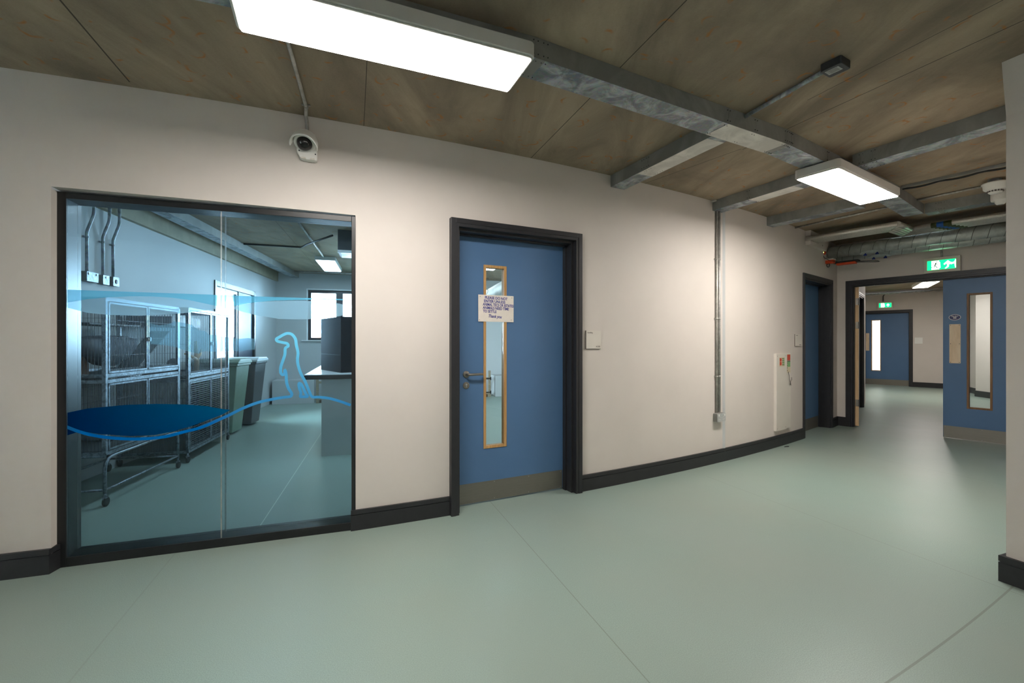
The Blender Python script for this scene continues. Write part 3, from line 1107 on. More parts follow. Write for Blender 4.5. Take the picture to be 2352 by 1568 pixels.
# far door on the far wall
FD3 = Fr(FF.w(SF - 1.15, -.018), FF.a)
d3 = thing('door_4', 'distant blue door with white push plate under the small exit sign', None, FD3, kind='structure')
k = frame_parts(d3, 1.15, .13)
v0, vt = FD3.hit(2001.5, 735, .13); v1, _ = FD3.hit(2023, 735, .13); _, vb = FD3.hit(2010, 851, .13)
leaf_parts(d3, k + .003, 1.15 - k - .003, .13, 2.155 - k - .003, v0, v1, vb, vt, z0=.003)
p0, pz1 = FD3.hit(1984, 765, .125); p1, _ = FD3.hit(1996.5, 765, .125); _, pz0 = FD3.hit(1990, 805, .125)
MB().prism(rrect(p0, p1, pz0, pz1, .006), .126, .13, 'xz').obj('push_plate', 'birch_ply', d3)
# added screen wall, tones down the daylight behind that door's window
mb = MB()
FB = Fr(FF.w(-1.5, 2.6), FF.a)
mb.box(0, 6, 0, .15, 0, CEIL)
put(struct('wall_light_screen', mb, 'white_paint', 'pale screen wall added beyond the distant blue door to cut daylight'), FB)

# ================================================================ LAMPS


def make_lamp(label, p, q, zbot, face='lamp_face', group='ceiling lamps', drop=.075, w=.30, name='ceiling_lamp'):
    """rectangular panel lamp: p,q = ends of its centre line in plan"""
    L = hypot(q[0] - p[0], q[1] - p[1])
    fr = fr2(p, q)
    t = thing(name, label, 'lamp', loc=(p[0], p[1], zbot), rotz=radians(fr.a), group=group)
    mb = MB()
    hw = w / 2 + .018
    mb.prism(rrect(-.018, L + .018, -hw, hw, .03), .012, drop)
    mb.prism(rrect(-.010, L + .010, -hw + .008, hw - .008, .025), .004, .012)
    mb.obj('housing', 'housing_white', t, bevel=.008)
    MB().prism(rrect(0, L, -w / 2, w / 2, .008), 0, .006).obj('diffuser', face, t)
    return t


def hpt(px, py, h):
    Z = FPX * h / (CY - py)
    return ((px - CX) / FPX * Z, Z)


HL = 1.27
pA, pB = hpt(1172, 212, HL), hpt(1212, 137, HL)
mr_ = ((pA[0] + pB[0]) / 2, (pA[1] + pB[1]) / 2)
ang = radians(22.6)
lm1 = make_lamp('large lit panel lamp hanging nearest, above the glazed screen', (mr_[0] - 1.175 * cos(ang), mr_[1] - 1.175 * sin(ang)), mr_, CAMZ + HL, w=.285)
a_, b_ = hpt(1834, 414, HL), hpt(1922, 387, HL)
c_, d_ = hpt(1977, 470, HL), hpt(2059.8, 452, HL)
lm2 = make_lamp('lit panel lamp on the trunking, halfway to the double doors', ((a_[0] + b_[0]) / 2, (a_[1] + b_[1]) / 2), ((c_[0] + d_[0]) / 2, (c_[1] + d_[1]) / 2), CAMZ + HL, w=.28)
a_, b_ = hpt(2095.4, 662, HL), hpt(2131.6, 660, HL)
c_, d_ = hpt(2118, 649.3, HL), hpt(2159, 645.9, HL)
lm3 = make_lamp('small distant lit lamp seen through the double doorway', ((c_[0] + d_[0]) / 2, (c_[1] + d_[1]) / 2), ((a_[0] + b_[0]) / 2, (a_[1] + b_[1]) / 2), CAMZ + HL, w=.27)
# animal room lamps
ra = radians(90 + 15.8)
lampA = ((-3.345 - 3.05) / 2, (7.76 + 7.81) / 2)
make_lamp('lit panel lamp in the animal room, nearer its bright window', lampA, (lampA[0] + 1.25 * cos(ra), lampA[1] + 1.25 * sin(ra)), CAMZ + 1.383, 'lamp_face_cool', 'animal room lamps', .069)
lampB = (-2.50, 5.22)
make_lamp('panel lamp at the top edge of the glazed screen in the animal room', lampB, (lampB[0] - 1.2 * cos(ra), lampB[1] - 1.2 * sin(ra)), CAMZ + 1.383, 'lamp_face_cool', 'animal room lamps', .069)
make_lamp('lamp seen at the top of the near door\'s window strip', (-1.5, 8.35), (-.32, 8.72), CAMZ + 1.383, 'lamp_face_cool', 'animal room lamps', .069)
make_lamp('unseen lamp lighting the animal room right part', (.2, 5.2), (-.1, 6.4), CAMZ + 1.383, 'lamp_face_cool', 'animal room lamps', .069)  # unseen lamp, out of view above the near door, lights the right part

# ================================================================ CABLE TRUNKING
TH, TWD = .100, .165
Zb = CEIL - TH


def hc(px, py): return hpt(px, py, CEIL - CAMZ)


def trunk_run(pts, w, side=1):
    """pts: plan polyline of the camera-side edge; returns MB of box section lying beyond it"""
    V = [Vector(p) for p in pts]
    o = []
    for i, p in enumerate(V):
        d = Vector((0, 0))
        if i > 0: d += (p - V[i - 1]).normalized()
        if i < len(V) - 1: d += (V[i + 1] - p).normalized()
        d.normalize()
        n = Vector((-d.y, d.x)) * side
        o.append(p + n * w)
    return V, o


def trunking(label, pts, w, joints=(), side=1, name='cable_trunking', newpatch=(), group='ceiling trunking', dz=.0):
    t = thing(name, label, 'cable trunking', loc=(pts[0][0], pts[0][1], Zb + dz), group=group)
    V, O = trunk_run(pts, w, side)
    base = Vector(pts[0])
    mb = MB(); md = MB()
    for i in range(len(V) - 1):
        q = [V[i] - base, V[i + 1] - base, O[i + 1] - base, O[i] - base]
        mb.prism([(a.x, a.y) for a in q], .0015, TH)
        # lid below, slightly proud with a small lip
        md.prism([(a.x, a.y) for a in q], 0, .0015)
    mb.obj('channel', 'side_galvanised', t)
    md.obj('lid', 'galvanised', t)
    js = MB(); sc = MB()
    for (i, s, wd) in joints:
        d = (V[i + 1] - V[i]); L = d.length; d.normalize()
        n = Vector((-d.y, d.x)) * side
        p = V[i] + d * s - base
        q = p + d * wd
        e_ = .0016
        a, b, c, e2 = p - n * e_, q - n * e_, q + n * (w + e_), p + n * (w + e_)
        js.prism([(a.x, a.y), (b.x, b.y), (c.x, c.y), (e2.x, e2.y)], -.0012, TH - .004)
        for pp_ in (p - d * .012, q + d * .012, p + d * .012, q - d * .012):
            for zz in (.018, TH - .018):
                c1 = pp_ - n * (e_ + .001)
                sc.lathe([(0, -.0012), (.0028, -.0012), (.003, .001)], (c1.x, c1.y, zz), 8, 'y')
            for k_ in (.02, w - .02):
                c1 = pp_ + n * k_
                sc.lathe([(0, -.003), (.0028, -.0028), (.003, 0)], (c1.x, c1.y, 0), 8)
    if joints:
        js.parts('joint_plate', 'side_galvanised', t)
        sc.parts('screw', 'ink', t)
    if newpatch:
        np_ = MB()
        for (i, s0, s1) in newpatch:
            d = (V[i + 1] - V[i]).normalized()
            n = Vector((-d.y, d.x)) * side
            p, q = V[i] + d * s0 - base, V[i] + d * s1 - base
            a, b, c, e2 = p, q, q + n * w, p + n * w
            np_.prism([(a.x, a.y), (b.x, b.y), (c.x, c.y), (e2.x, e2.y)], -.0016, -.0001)
        np_.parts('lid_new', 'new_galvanised', t)
    return t


def reach(p, d, off=2.17):
    """follow d from p until the outer corridor wall"""
    p = Vector(p); q = p.copy()
    while hypot(q.x - RC[0], q.y - RC[1]) < RR + off: q += d * .01
    return (q.x, q.y)


mainp = [ring(8, hypot(hc(1081, 40.8)[0] - RC[0], hc(1081, 40.8)[1] - RC[1]) - RR), ring(15, hypot(hc(1081, 40.8)[0] - RC[0], hc(1081, 40.8)[1] - RC[1]) - RR), (-.95, 1.735), hc(1230.6, 84.5), hc(1806, 296), hc(2060, 424), hc(2122, 468.5)]
Lmid = (Vector(mainp[4]) - Vector(mainp[3])).length
trunking('long galvanised main trunking running under the ceiling over both lamps', mainp, TWD,
         joints=((3, .0, .055), (3, Lmid - .60, .001), (3, Lmid - .33, .001), (3, Lmid - .002, .05), (4, .07, .001), (4, .62, .001)), newpatch=((3, Lmid - .60, Lmid + .0),))
C1 = (hc(1401, 403.8), hc(1588, 304.7))
d = Vector(C1[1]) - Vector(C1[0])
c1e = (1.312, 3.002)
trunking('short branch trunking from the wall right of the near door', [C1[0], c1e], .155, joints=((0, .43, .055),), side=1, newpatch=((0, .36, 1.06),), dz=-.0009)
C2 = (hc(1634.5, 462), hc(1842.9, 393))
d = (Vector(C2[1]) - Vector(C2[0])).normalized()
c2e = (C2[0][0] + d.x * 1.17, C2[0][1] + d.y * 1.17)
trunking('branch trunking above the vertical conduit and socket', [C2[0], c2e], .15, joints=((0, .42, .001), (0, .95, .001)), side=1, newpatch=((0, .42, .85),), dz=-.0009)
C4a = hc(1948, 358.9); C4b = hc(2329.5, 234.4)
d = (Vector(C4b) - Vector(C4a)).normalized()
trunking('branch trunking from the second lamp towards the wall end', [(C4a[0] + d.x * .03, C4a[1] + d.y * .03), reach(C4b, d, 2.10)], .15, joints=((0, .06, .001), (0, .14, .001)), side=1)
C3 = (hc(1758, 499), hc(1933, 458.6))
d = (Vector(C3[1]) - Vector(C3[0])).normalized()
trunking('branch trunking on the wall side of the second lamp', [C3[0], (C3[0][0] + d.x * .93, C3[0][1] + d.y * .93)], .15, side=1)
# C3's far end meets the main run
C5 = (hc(2124, 468), hc(2331.7, 429.8))
d = (Vector(C5[1]) - Vector(C5[0])).normalized()
trunking('trunking from the end of the main run, beside the smoke detector', [(C5[0][0], C5[0][1]), reach(C5[1], d, 2.08)], .15, joints=((0, .10, .04),), side=1)

# small card tucked above the second branch
fr = fr_wall(1634, 0)
MB().box(0, .06, -.05, -.005, 0, .012).obj('tape_scrap', 'cream_plastic')
o = D.objects['tape_scrap']; put(o, Fr(fr.w(-.02), fr.a), CEIL - .016)
tag(o, 'white scrap of board where the second branch trunking meets the wall', 'scrap')


# ================================================================ CONDUITS
def tube_thing(name, label, cat, pts, r, mat='conduit_steel', saddles=(), group=None, n=10, saddle_up=(0, 0, 1)):
    t = thing(name, label, cat, loc=pts[0], group=group)
    b = Vector(pts[0])
    MB().tube([Vector(p) - b for p in pts], r, n).obj('tube', mat, t)
    for (p, dirn, nrm) in saddles:
        p = Vector(p) - b; d = Vector(dirn).normalized(); nn = Vector(nrm).normalized()
        sd = d.cross(nn).normalized()
        mb = MB()
        mb.bar(p - sd * (r + .014) - nn * (r * .9), p + sd * (r + .014) - nn * (r * .9), .016, .008, nn)
        mb.tube([p - d * .008, p + d * .008], r + .003, 10)
        mb.obj('saddle', mat, t)
    return t


# camera conduit on the soffit, bending down the wall
zc = CEIL - .012
fa = fr_wall(705, 0)
p1 = hc(662, 93); p2 = hc(703, 240)
fc = fr_wall(706, .018)
tube_thing('conduit', 'thin galvanised conduit bending from the ceiling down to the camera', 'conduit',
           [(p1[0] + .11, p1[1] - .31, zc), (p1[0], p1[1], zc), (p2[0], p2[1], zc), (fc.p[0] + .004, fc.p[1] - .03, zc - .012), (fc.p[0] + .001, fc.p[1] - .006, zc - .05), (fc.p[0], fc.p[1], zc - .11), (fc.p[0], fc.p[1], 2.545)], .0105,
           saddles=(((p2[0], p2[1], zc), (p2[0] - p1[0], p2[1] - p1[1], 0), (0, 0, -1)),))

# twin conduits down to the socket
ft = fr_wall(1646, 0)
zt_ = Zb - .002
zb_ = CAMZ - (946 - 784) * ft.p[1] / FPX
for k_, xx in enumerate((-.020, .022)):
    p = ft.w(xx, -.015)
    sds = [((p[0], p[1], CAMZ + (784 - yy) * ft.p[1] / FPX), (0, 0, 1), (ft.n[0] * -1, -ft.n[1], 0)) for yy in (596, 732, 864)]
    tube_thing('conduit', ['left of the two upright conduits dropping to the socket', 'right of the two upright conduits dropping to the socket'][k_], 'conduit',
               [(p[0], p[1], zt_), (p[0], p[1], zb_)], .0125 if k_ == 0 else .0135, saddles=sds, group='twin conduits above the socket')


def socket(label, fr, z, w=.146, h=.086, d=.045, n=2, hole=False, mat='label_silver'):
    t = thing('wall_socket', label, 'socket', loc=(fr.p[0], fr.p[1], z), rotz=radians(fr.a))
    MB().box(-w / 2, w / 2, -d, 0, -h / 2, h / 2).obj('back_box', 'side_galvanised', t, bevel=.004)
    MB().prism(rrect(-w / 2, w / 2, -h / 2, h / 2, .006), -d - .006, -d, 'xz').obj('faceplate', mat, t, bevel=.001)
    mb = MB(); sw = MB()
    if hole:
        mb.lathe([(0, -.001), (h * .24, -.001), (h * .25, .0)], (0, -d - .006, 0), 20, 'y')
    else:
        for i in range(n):
            cx_ = (i - (n - 1) / 2) * w * .45
            for dx, dz, a, b in ((0, .010, .0035, .009), (-.011, -.014, .008, .0035), (.011, -.014, .008, .0035)):
                mb.box(cx_ + dx - a / 2, cx_ + dx + a / 2, -d - .0068, -d - .005, dz - b / 2 - .004, dz + b / 2 - .004)
            sw.box(cx_ * 1.5 - .006, cx_ * 1.5 + .006, -d - .010, -d - .005, .014, .034)
        sw.obj('switch', 'white_plastic', t)
    mb.obj('socket_holes', 'ink' if not n == 2 else 'white_plastic', t)
    return t


zs_ = CAMZ - (957 - 784) * ft.p[1] / FPX
socket('twin metal-clad wall socket low on the wall under the two conduits', Fr(ft.w(.01), ft.a), zs_, w=.142, h=.084)

# conduit with dark junction box in front of the main run
bc = [hc(1891, 149), hc(1932.5, 124.6), hc(1953.6, 138)]
FBx = Fr(bc[1], degrees(atan2(bc[0][1] - bc[1][1], bc[0][0] - bc[1][0])) - 90, 0)
fb = fr2(bc[1], bc[2])
t = thing('junction_box', 'dark grey plastic box with silver label on the ceiling at the end of a conduit', 'junction box', loc=(bc[1][0], bc[1][1], CEIL), rotz=radians(fb.a))
MB().prism(rrect(0, .100, -.0, .100, .010), -.042, 0).obj('box_body', 'dark_plastic', t, bevel=.003)
lab = MB().box(.018, .066, .022, .086, -.0430, -.0418).obj('label_plate', 'label_silver', t)
mb = MB()
for i in range(5): mb.box(.022 + .008 * i, .025 + .008 * i, .030, .080 - .006 * (i % 3), -.0436, -.0428)
mb.obj('print', 'ink_grey', lab)
q0 = (bc[0][0] + .03 * cos(radians(fb.a)), bc[0][1] + .03 * sin(radians(fb.a)))
q1 = hc(1700, 268)
tube_thing('conduit', 'dark conduit on the ceiling from the main trunking to the dark box', 'conduit', [(q1[0], q1[1], CEIL - .018), (q0[0], q0[1], CEIL - .018)], .0125, 'galvanised')

# black cable tray and thin conduits near the pipes
c0_, c1_ = hc(2070, 427), hc(2331, 369)
d = (Vector(c1_) - Vector(c0_)).normalized()
tr = thing('cable_tray', 'narrow metal channel with a black cable, right of the second lamp', 'cable tray', loc=(c0_[0], c0_[1], CEIL))
e1 = Vector(reach(c1_, d, 2.16)) - Vector(c0_)
MB().bar((0, 0, -.012), (e1.x, e1.y, -.012), .030, .022).obj('channel', 'side_galvanised', tr)
mb = MB()
pts = []
for i in range(30):
    s = i / 29
    pts.append((e1.x * s + .032 * .7, e1.y * s + .010, -.024 - .012 * abs(sin(s * 11))))
mb.tube(pts, .0085, 8).obj('cable', 'black_rubber', tr)
a_, b_ = hc(2098, 458.6), hc(2268, 423)
tube_thing('conduit', 'thin conduit on the ceiling leading to the smoke detector', 'conduit', [(a_[0], a_[1], CEIL - .012), (b_[0], b_[1], CEIL - .012)], .010)
a_, b_ = hc(1822, 522), hc(2037, 474)
tube_thing('conduit', 'thin conduit on the ceiling beside the silver pipes', 'conduit', [(a_[0], a_[1], CEIL - .012), (b_[0], b_[1], CEIL - .012)], .0105,
           saddles=(((hc(1890, 507)[0], hc(1890, 507)[1], CEIL - .012), (b_[0] - a_[0], b_[1] - a_[1], 0), (0, 0, -1)),))

# smoke detector and occupancy sensor
Zd = 4.08
pd = ((2286 - CX) / FPX * Zd, Zd)
t = thing('smoke_detector', 'white round smoke detector on a grey box at top right', 'smoke detector', loc=(pd[0], pd[1], CEIL))
MB().lathe([(0, 0), (.045, 0), (.045, -.032), (0, -.032)], (-.005, 0, 0), 20).obj('conduit_box', 'galvanised', t)
MB().lathe([(0, -.032), (.088, -.032), (.092, -.040), (.082, -.046), (.078, -.085), (.070, -.092), (.050, -.096), (.046, -.118), (.036, -.126), (0, -.128)], (0, 0, 0), 32).obj('sensor_body', 'white_plastic', t)
mb = MB()
for i in range(16):
    a = 2 * pi * i / 16
    mb.box(.0485 * cos(a) - .005, .0485 * cos(a) + .005, .0485 * sin(a) - .005, .0485 * sin(a) + .005, -.114, -.102)
mb.obj('vent', 'ink_grey', t)
pd = ((2298 - CX) / FPX * 4.26, 4.26)
t = thing('motion_sensor', 'white cylindrical sensor hanging just beyond the smoke detector', 'sensor', loc=(pd[0], pd[1], CEIL))
MB().lathe([(0, 0), (.066, 0), (.066, -.125), (.062, -.136), (.040, -.138), (.038, -.155), (.026, -.170), (0, -.172)], (0, 0, 0), 32).obj('sensor_body', 'white_plastic', t)
MB().lathe([(0, -.1735), (.018, -.172), (.022, -.166)], (0, 0, 0), 20).obj('lens', 'label_silver', t)

# ================================================================ PIPES AND DUCTS ABOVE THE DOUBLE DOORS
En = (-FE.n[0], -FE.n[1])
def Ep(d, px=None, x=None):
    F_ = Fr((C0[0] + En[0] * d, C0[1] + En[1] * d), EH)
    if x is None: x = F_.hit(px)[0]
    return F_.w(x)


for k_ in range(5):
    dr = .976 - .066 * k_
    dl = 1.40 - .066 * k_
    zp = 2.60
    Fl = Fr((C0[0] + En[0] * dl, C0[1] + En[1] * dl), EH)
    s0 = Fl.hit(1860 + 4 * k_)[0]
    # start at the curved wall
    a = s0
    while hypot(Fl.w(a)[0] - RC[0], Fl.w(a)[1] - RC[1]) < RR + .01: a += .01
    while hypot(Fl.w(a)[0] - RC[0], Fl.w(a)[1] - RC[1]) > RR + .03: a -= .01
    xl = Fr((C0[0] + En[0] * 1.4, C0[1] + En[1] * 1.4), EH).hit(2052)[0] + .04 - .066 * k_ * .55
    xr = xl + .10
    Fr_ = Fr((C0[0] + En[0] * dr, C0[1] + En[1] * dr), EH)
    A, B, Cc, Dd = Fl.w(a), Fl.w(xl), Fr_.w(xl + .02), reach(Fr_.w(1.2), Vector(Fr_.u), 2.14)
    t = thing('lagged_pipe', ['silver foil-wrapped pipe nearest the viewer', 'second foil-wrapped pipe from the viewer', 'middle foil-wrapped pipe of the five', 'fourth foil-wrapped pipe, next to the last', 'foil-wrapped pipe nearest the spiral ducts'][k_] + ' below the ceiling', 'pipe', loc=(A[0], A[1], zp), group='foil-wrapped pipes')
    mb = MB()
    L_ = lambda p: (p[0] - A[0], p[1] - A[1], 0)
    r_ = .029
    mb.tube([L_(A), L_(B)], r_, 14)
    mb.tube([L_(B), L_(Cc)], r_ + .001, 14)
    mb.tube([L_(Cc), L_(Dd)], r_, 14)
    mb.obj('lagging', 'foil', t)
    F2 = Fr_
    for (xa, xb, mt, nm) in ((2139, 2152, 'tape_green', 'identification_tape'), (2152, 2168, 'tape_blue', 'identification_tape'), (2168, 2187, 'tape_green', 'identification_tape')):
        off_ = 9 * k_
        p, q = F2.w(F2.hit(xa + off_)[0]), F2.w(F2.hit(xb + off_)[0])
        MB().tube([L_(p), L_(q)], r_ + .0012, 14).obj(nm, mt, t)['label'] = 'green band' if 'green' in mt else 'blue band'
# board on the wall where the pipes pass
fb0 = fr_wall(1850, 0)
t = thing('pipe_board', 'white plaster-patched board on the wall where the silver pipes enter', 'board', loc=(fb0.p[0], fb0.p[1], CAMZ + 1.265), rotz=radians(40.2))
Lb = hypot(ring(ring_at(1890))[0] - fb0.p[0], ring(ring_at(1890))[1] - fb0.p[1])
MB().box(0, Lb, -.06, .012, 0, CEIL - CAMZ - 1.265 - .001).obj('board_face', 'white_paint', t)
mb = MB()
for x_, z_ in ((.22, .06), (.36, .05)): mb.lathe([(0, -.001), (.010, -.001), (.011, 0)], (x_ * Lb / .5, -.06, z_), 10, 'y')
mb.parts('bolt_hole', 'ink_grey', t)


def spiral_duct(label, A, B, z, r, pitch=.135):
    t = thing('spiral_duct', label, 'duct', loc=(A[0], A[1], z), group='spiral ducts above the double doors')
    d = Vector((B[0] - A[0], B[1] - A[1], 0)); L = d.length; d.normalize()
    s = d.cross(Vector((0, 0, 1)))
    MB().tube([(0, 0, 0), d * L], r, 28).obj('duct_body', 'duct_steel', t)
    mb = MB()
    pts = []
    n = int(L / pitch * 20)
    for i in range(n + 1):
        a = 2 * pi * i / 20
        pts.append(d * (i * pitch / 20) + s * (r + .0005) * cos(a) + Vector((0, 0, (r + .0005) * sin(a))))
    mb.tube(pts, .0026, 5, False)
    mb.obj('seam', 'duct_seam', t)
    return t


def to_wall(d, off=.0):
    F_ = Fr((C0[0] + En[0] * d, C0[1] + En[1] * d), EH)
    a = -3.0
    while hypot(F_.w(a)[0] - RC[0], F_.w(a)[1] - RC[1]) < RR + .0 + off: a += .005
    return F_, a


for k_, (dd_, zz, r_) in enumerate(((.46, 2.535, .080), (.22, 2.505, .080))):
    F_, a = to_wall(dd_, .01)
    spiral_duct(['nearer of two round spiral ducts above the double doors', 'further round spiral duct above the double doors, against the end wall'][k_], F_.w(a), reach(F_.w(1.2), Vector(F_.u), 2.10), zz, r_)
    # access panel with blue wing knobs
    xm = F_.hit(2003 if k_ == 0 else 2022)[0]
    p = F_.w(xm)
    t = thing('access_panel', ['oval access panel with blue knobs on the nearer spiral duct', 'oval access panel with blue knobs on the further spiral duct'][k_], 'access panel', loc=(p[0], p[1], zz), rotz=radians(EH), group='duct access panels')
    mb = MB(); n = 16
    vs = []; fs = []
    for i in range(n + 1):
        th = -pi / 2 - .95 + 1.3 * i / n
        wd = .13 * sqrt(max(0.02, 1 - ((i - n / 2) / (n / 2)) ** 2))
        for sg in (-1, 1):
            vs.append((sg * wd, (r_ + .006) * cos(th), (r_ + .006) * sin(th)))
    for i in range(n): fs.append((2 * i, 2 * i + 1, 2 * i + 3, 2 * i + 2))
    mb.add(vs, fs, True).obj('panel', 'duct_steel', t)
    mk = MB()
    for sg in (-.065, .065):
        th = -pi / 2 - .35
        c = Vector((sg, (r_ + .006) * cos(th), (r_ + .006) * sin(th))); n_ = Vector((0, cos(th), sin(th)))
        mk.tube([c, c + n_ * .03], .007, 8)
        mk.bar(c + n_ * .026 - Vector((.018, 0, 0)), c + n_ * .026 + Vector((.018, 0, 0)), .012, .008, n_)
        mk.bar(c + n_ * .014 - Vector((.015, 0, 0)), c + n_ * .014 + Vector((.015, 0, 0)), .010, .005, n_)
    mk.obj('wing_knob', 'blue_plastic', t)

# damper actuators: orange boxes slung under the duct ends
F_, a = to_wall(.46, .06)
xa = F_.hit(1893)[0]; xb = F_.hit(1922)[0]
t = thing('damper_actuator', 'orange actuator box with white top under the duct ends', 'actuator', loc=(*F_.w(xa, -.10), 2.40), rotz=radians(EH))
Lx = xb - xa
MB().box(0, Lx, -.03, .05, -.035, .012).obj('actuator_body', 'orange_plastic', t, bevel=.004)
MB().box(-.008, Lx + .004, -.034, .06, .012, .032).obj('terminal_cover', 'cream_plastic', t, bevel=.003)
mb = MB()
for s in range(2):
    pts = [(.03 + s * .055 + .018 * cos(2 * pi * i / 14), 0, -.055 + .028 * sin(2 * pi * i / 14)) for i in range(15)]
    mb.tube(pts, .0045, 6)
mb.obj('cable_loop', 'black_rubber', t)
kn = MB().lathe([(0, -.035), (.016, -.035), (.026, -.02), (.028, 0)], (.06, -.09 + .10 - .085, .112), 18, 'y').obj('actuator_knob', 'orange_plastic', t)
MB().lathe([(0, -.042), (.008, -.041), (.010, -.034)], (.06, -.075, .116), 10, 'y').obj('indicator', 'led', kn)
MB().tube([(.06, -.10, .09), (.075, -.11, .04), (.14, -.10, -.01), (.22, -.06, -.03)], .004, 6).obj('cable', 'black_rubber', t)
t2 = thing('damper_actuator', 'flatter orange actuator with trailing black cable, right of the first', 'actuator', loc=(*F_.w(xa + Lx * .95, .02), 2.372), rotz=radians(EH))
MB().box(0, .23, -.03, .05, -.03, .0).obj('actuator_body', 'orange_plastic', t2, bevel=.008)
MB().box(-.05, .26, -.02, .07, .0, .024).obj('linkage_cover', 'black_rubber', t2, bevel=.008)
MB().tube([(.20, -.01, .0), (.30, -.03, -.012), (.40, -.03, -.02), (.48, -.02, -.032), (.50, -.02, -.042), (.46, -.02, -.044), (.36, -.02, -.030), (.24, -.02, -.018)], .0045, 6).obj('cable', 'black_rubber', t2)


# ================================================================ SIGNS
def exit_sign(label, fr, W, H, z, dep=.045, curl=False):
    t = thing('exit_sign', label, 'exit sign', loc=(fr.p[0], fr.p[1], z), rotz=radians(fr.a))
    MB().box(0, W, -dep, 0, 0, H).obj('sign_case', 'exit_frame', t, bevel=.003)
    y = -dep
    b = W * .105; g0, g1, h0, h1 = b, W - W * .115, H * .19, H * .80
    pn = MB().box(g0, g1, y - .0015, y, h0, h1).obj('sign_panel', 'exit_green', t)
    gw, gh = g1 - g0, h1 - h0
    P = lambda u, v: (g0 + gw * u, h0 + gh * v)
    MB().prism([P(.15, .03), P(.42, .03), P(.42, .97), P(.15, .97)], y - .0022, y - .0015, 'xz').prism([P(.42, .12), P(.47, .18), P(.455, .78), P(.42, .82)], y - .0022, y - .0015, 'xz').obj('door_symbol', 'exit_white', pn)
    mb = MB()
    hd = [(P(.335, .84)[0] + gh * .055 * cos(2 * pi * i / 14), P(.335, .84)[1] + gh * .055 * sin(2 * pi * i / 14)) for i in range(14)]
    mb.prism(hd, y - .003, y - .0022, 'xz')
    def limb(pts, w):
        for i in range(len(pts) - 1):
            a, b_ = Vector(P(*pts[i])), Vector(P(*pts[i + 1]))
            d_ = (b_ - a).normalized(); n_ = Vector((-d_.y, d_.x)) * w * gh
            mb.prism([tuple(a - n_), tuple(b_ - n_), tuple(b_ + n_), tuple(a + n_)], y - .003, y - .0022, 'xz')
    limb([(.315, .74), (.27, .46)], .05); limb([(.31, .70), (.24, .70), (.195, .55)], .028); limb([(.31, .70), (.345, .55), (.37, .62)], .026)
    limb([(.27, .46), (.25, .28), (.14, .28)], .034); limb([(.275, .46), (.32, .32), (.36, .16)], .036)
    mb.obj('running_figure', 'runner_green', pn)
    mb = MB()
    if curl:
        shp = [(.58, .58), (.60, .44), (.69, .60), (.70, .30), (.62, .08), (.66, .04), (.755, .22), (.76, .42), (.80, .50), (.84, .44), (.90, .50), (.95, .48), (.97, .06), (.998, .05), (.998, .93), (.975, .92), (.95, .72), (.88, .64), (.80, .72), (.73, .90)]
    else:
        shp = [(.60, .50), (.64, .42), (.70, .56), (.70, .15), (.77, .15), (.77, .56), (.83, .42), (.87, .50), (.735, .85)]
    mb.prism([P(*s) for s in shp], y - .0022, y - .0015, 'xz')
    mb.obj('arrow', 'exit_white', pn)
    return t


Fs = Fr((C0[0] + En[0] * .05, C0[1] + En[1] * .05), EH)
x0, z1 = Fs.hit(2121.5, 594.5); _, z0 = Fs.hit(2121.5, 628.5); x1, _ = Fs.hit(2206, 586)
exit_sign('large lit green exit sign over the double doors', Fr((C0[0] + En[0] * .006, C0[1] + En[1] * .006), EH).__class__(Fr((C0[0] + En[0] * .006, C0[1] + En[1] * .006), EH).w(x0), EH), x1 - x0, z1 - z0, z0, curl=True)
pc = Fr((C0[0] + En[0] * .02, C0[1] + En[1] * .02), EH)
for k_, dx in enumerate((-.010, .010)):
    p = pc.w(pc.hit(2163)[0] + dx)
tube_thing('conduit', 'short upright conduit above the large exit sign', 'conduit', [(*pc.w(pc.hit(2163)[0]), z1 - .002), (*pc.w(pc.hit(2163)[0]), 2.44)], .0115)

Fx = Fr(FF.w(0, -.045), FF.a)
x0, z1 = Fx.hit(2015.5, 693.5); _, z0 = Fx.hit(2015.5, 709.3); x1, _ = Fx.hit(2051.5, 693)
exit_sign('small lit green exit sign over the distant blue door', Fr(FF.w(x0, -.004), FF.a), x1 - x0, z1 - z0, z0)
xm = (x0 + x1) / 2
tube_thing('conduit', 'bent grey conduit above the small exit sign', 'conduit', [(*FF.w(xm - .05, -.02), z1 - .004), (*FF.w(xm - .05, -.02), z1 + .16), (*FF.w(xm - .02, -.02), z1 + .21), (*FF.w(xm + .05, -.02), z1 + .235), (*FF.w(xm + 1.0, -.02), z1 + .235)], .014, 'dark_plastic')
tube_thing('conduit', 'pale pipe running high along the distant wall', 'conduit', [(*FF.w(.95, -.10), 2.63), (*FF.w(SF + 1.1, -.10), 2.63)], .028, 'conduit_steel')

# far room plate
x0, z1 = FF.hit(2101, 775); x1, z0 = FF.hit(2119.5, 789)
o = MB().box(x0, x1, -.012, 0, z0, z1).obj('room_sign', 'white_plastic'); put(o, Fr(FF.p, FF.a))
tag(o, 'small white sign beside the distant blue door', 'sign')


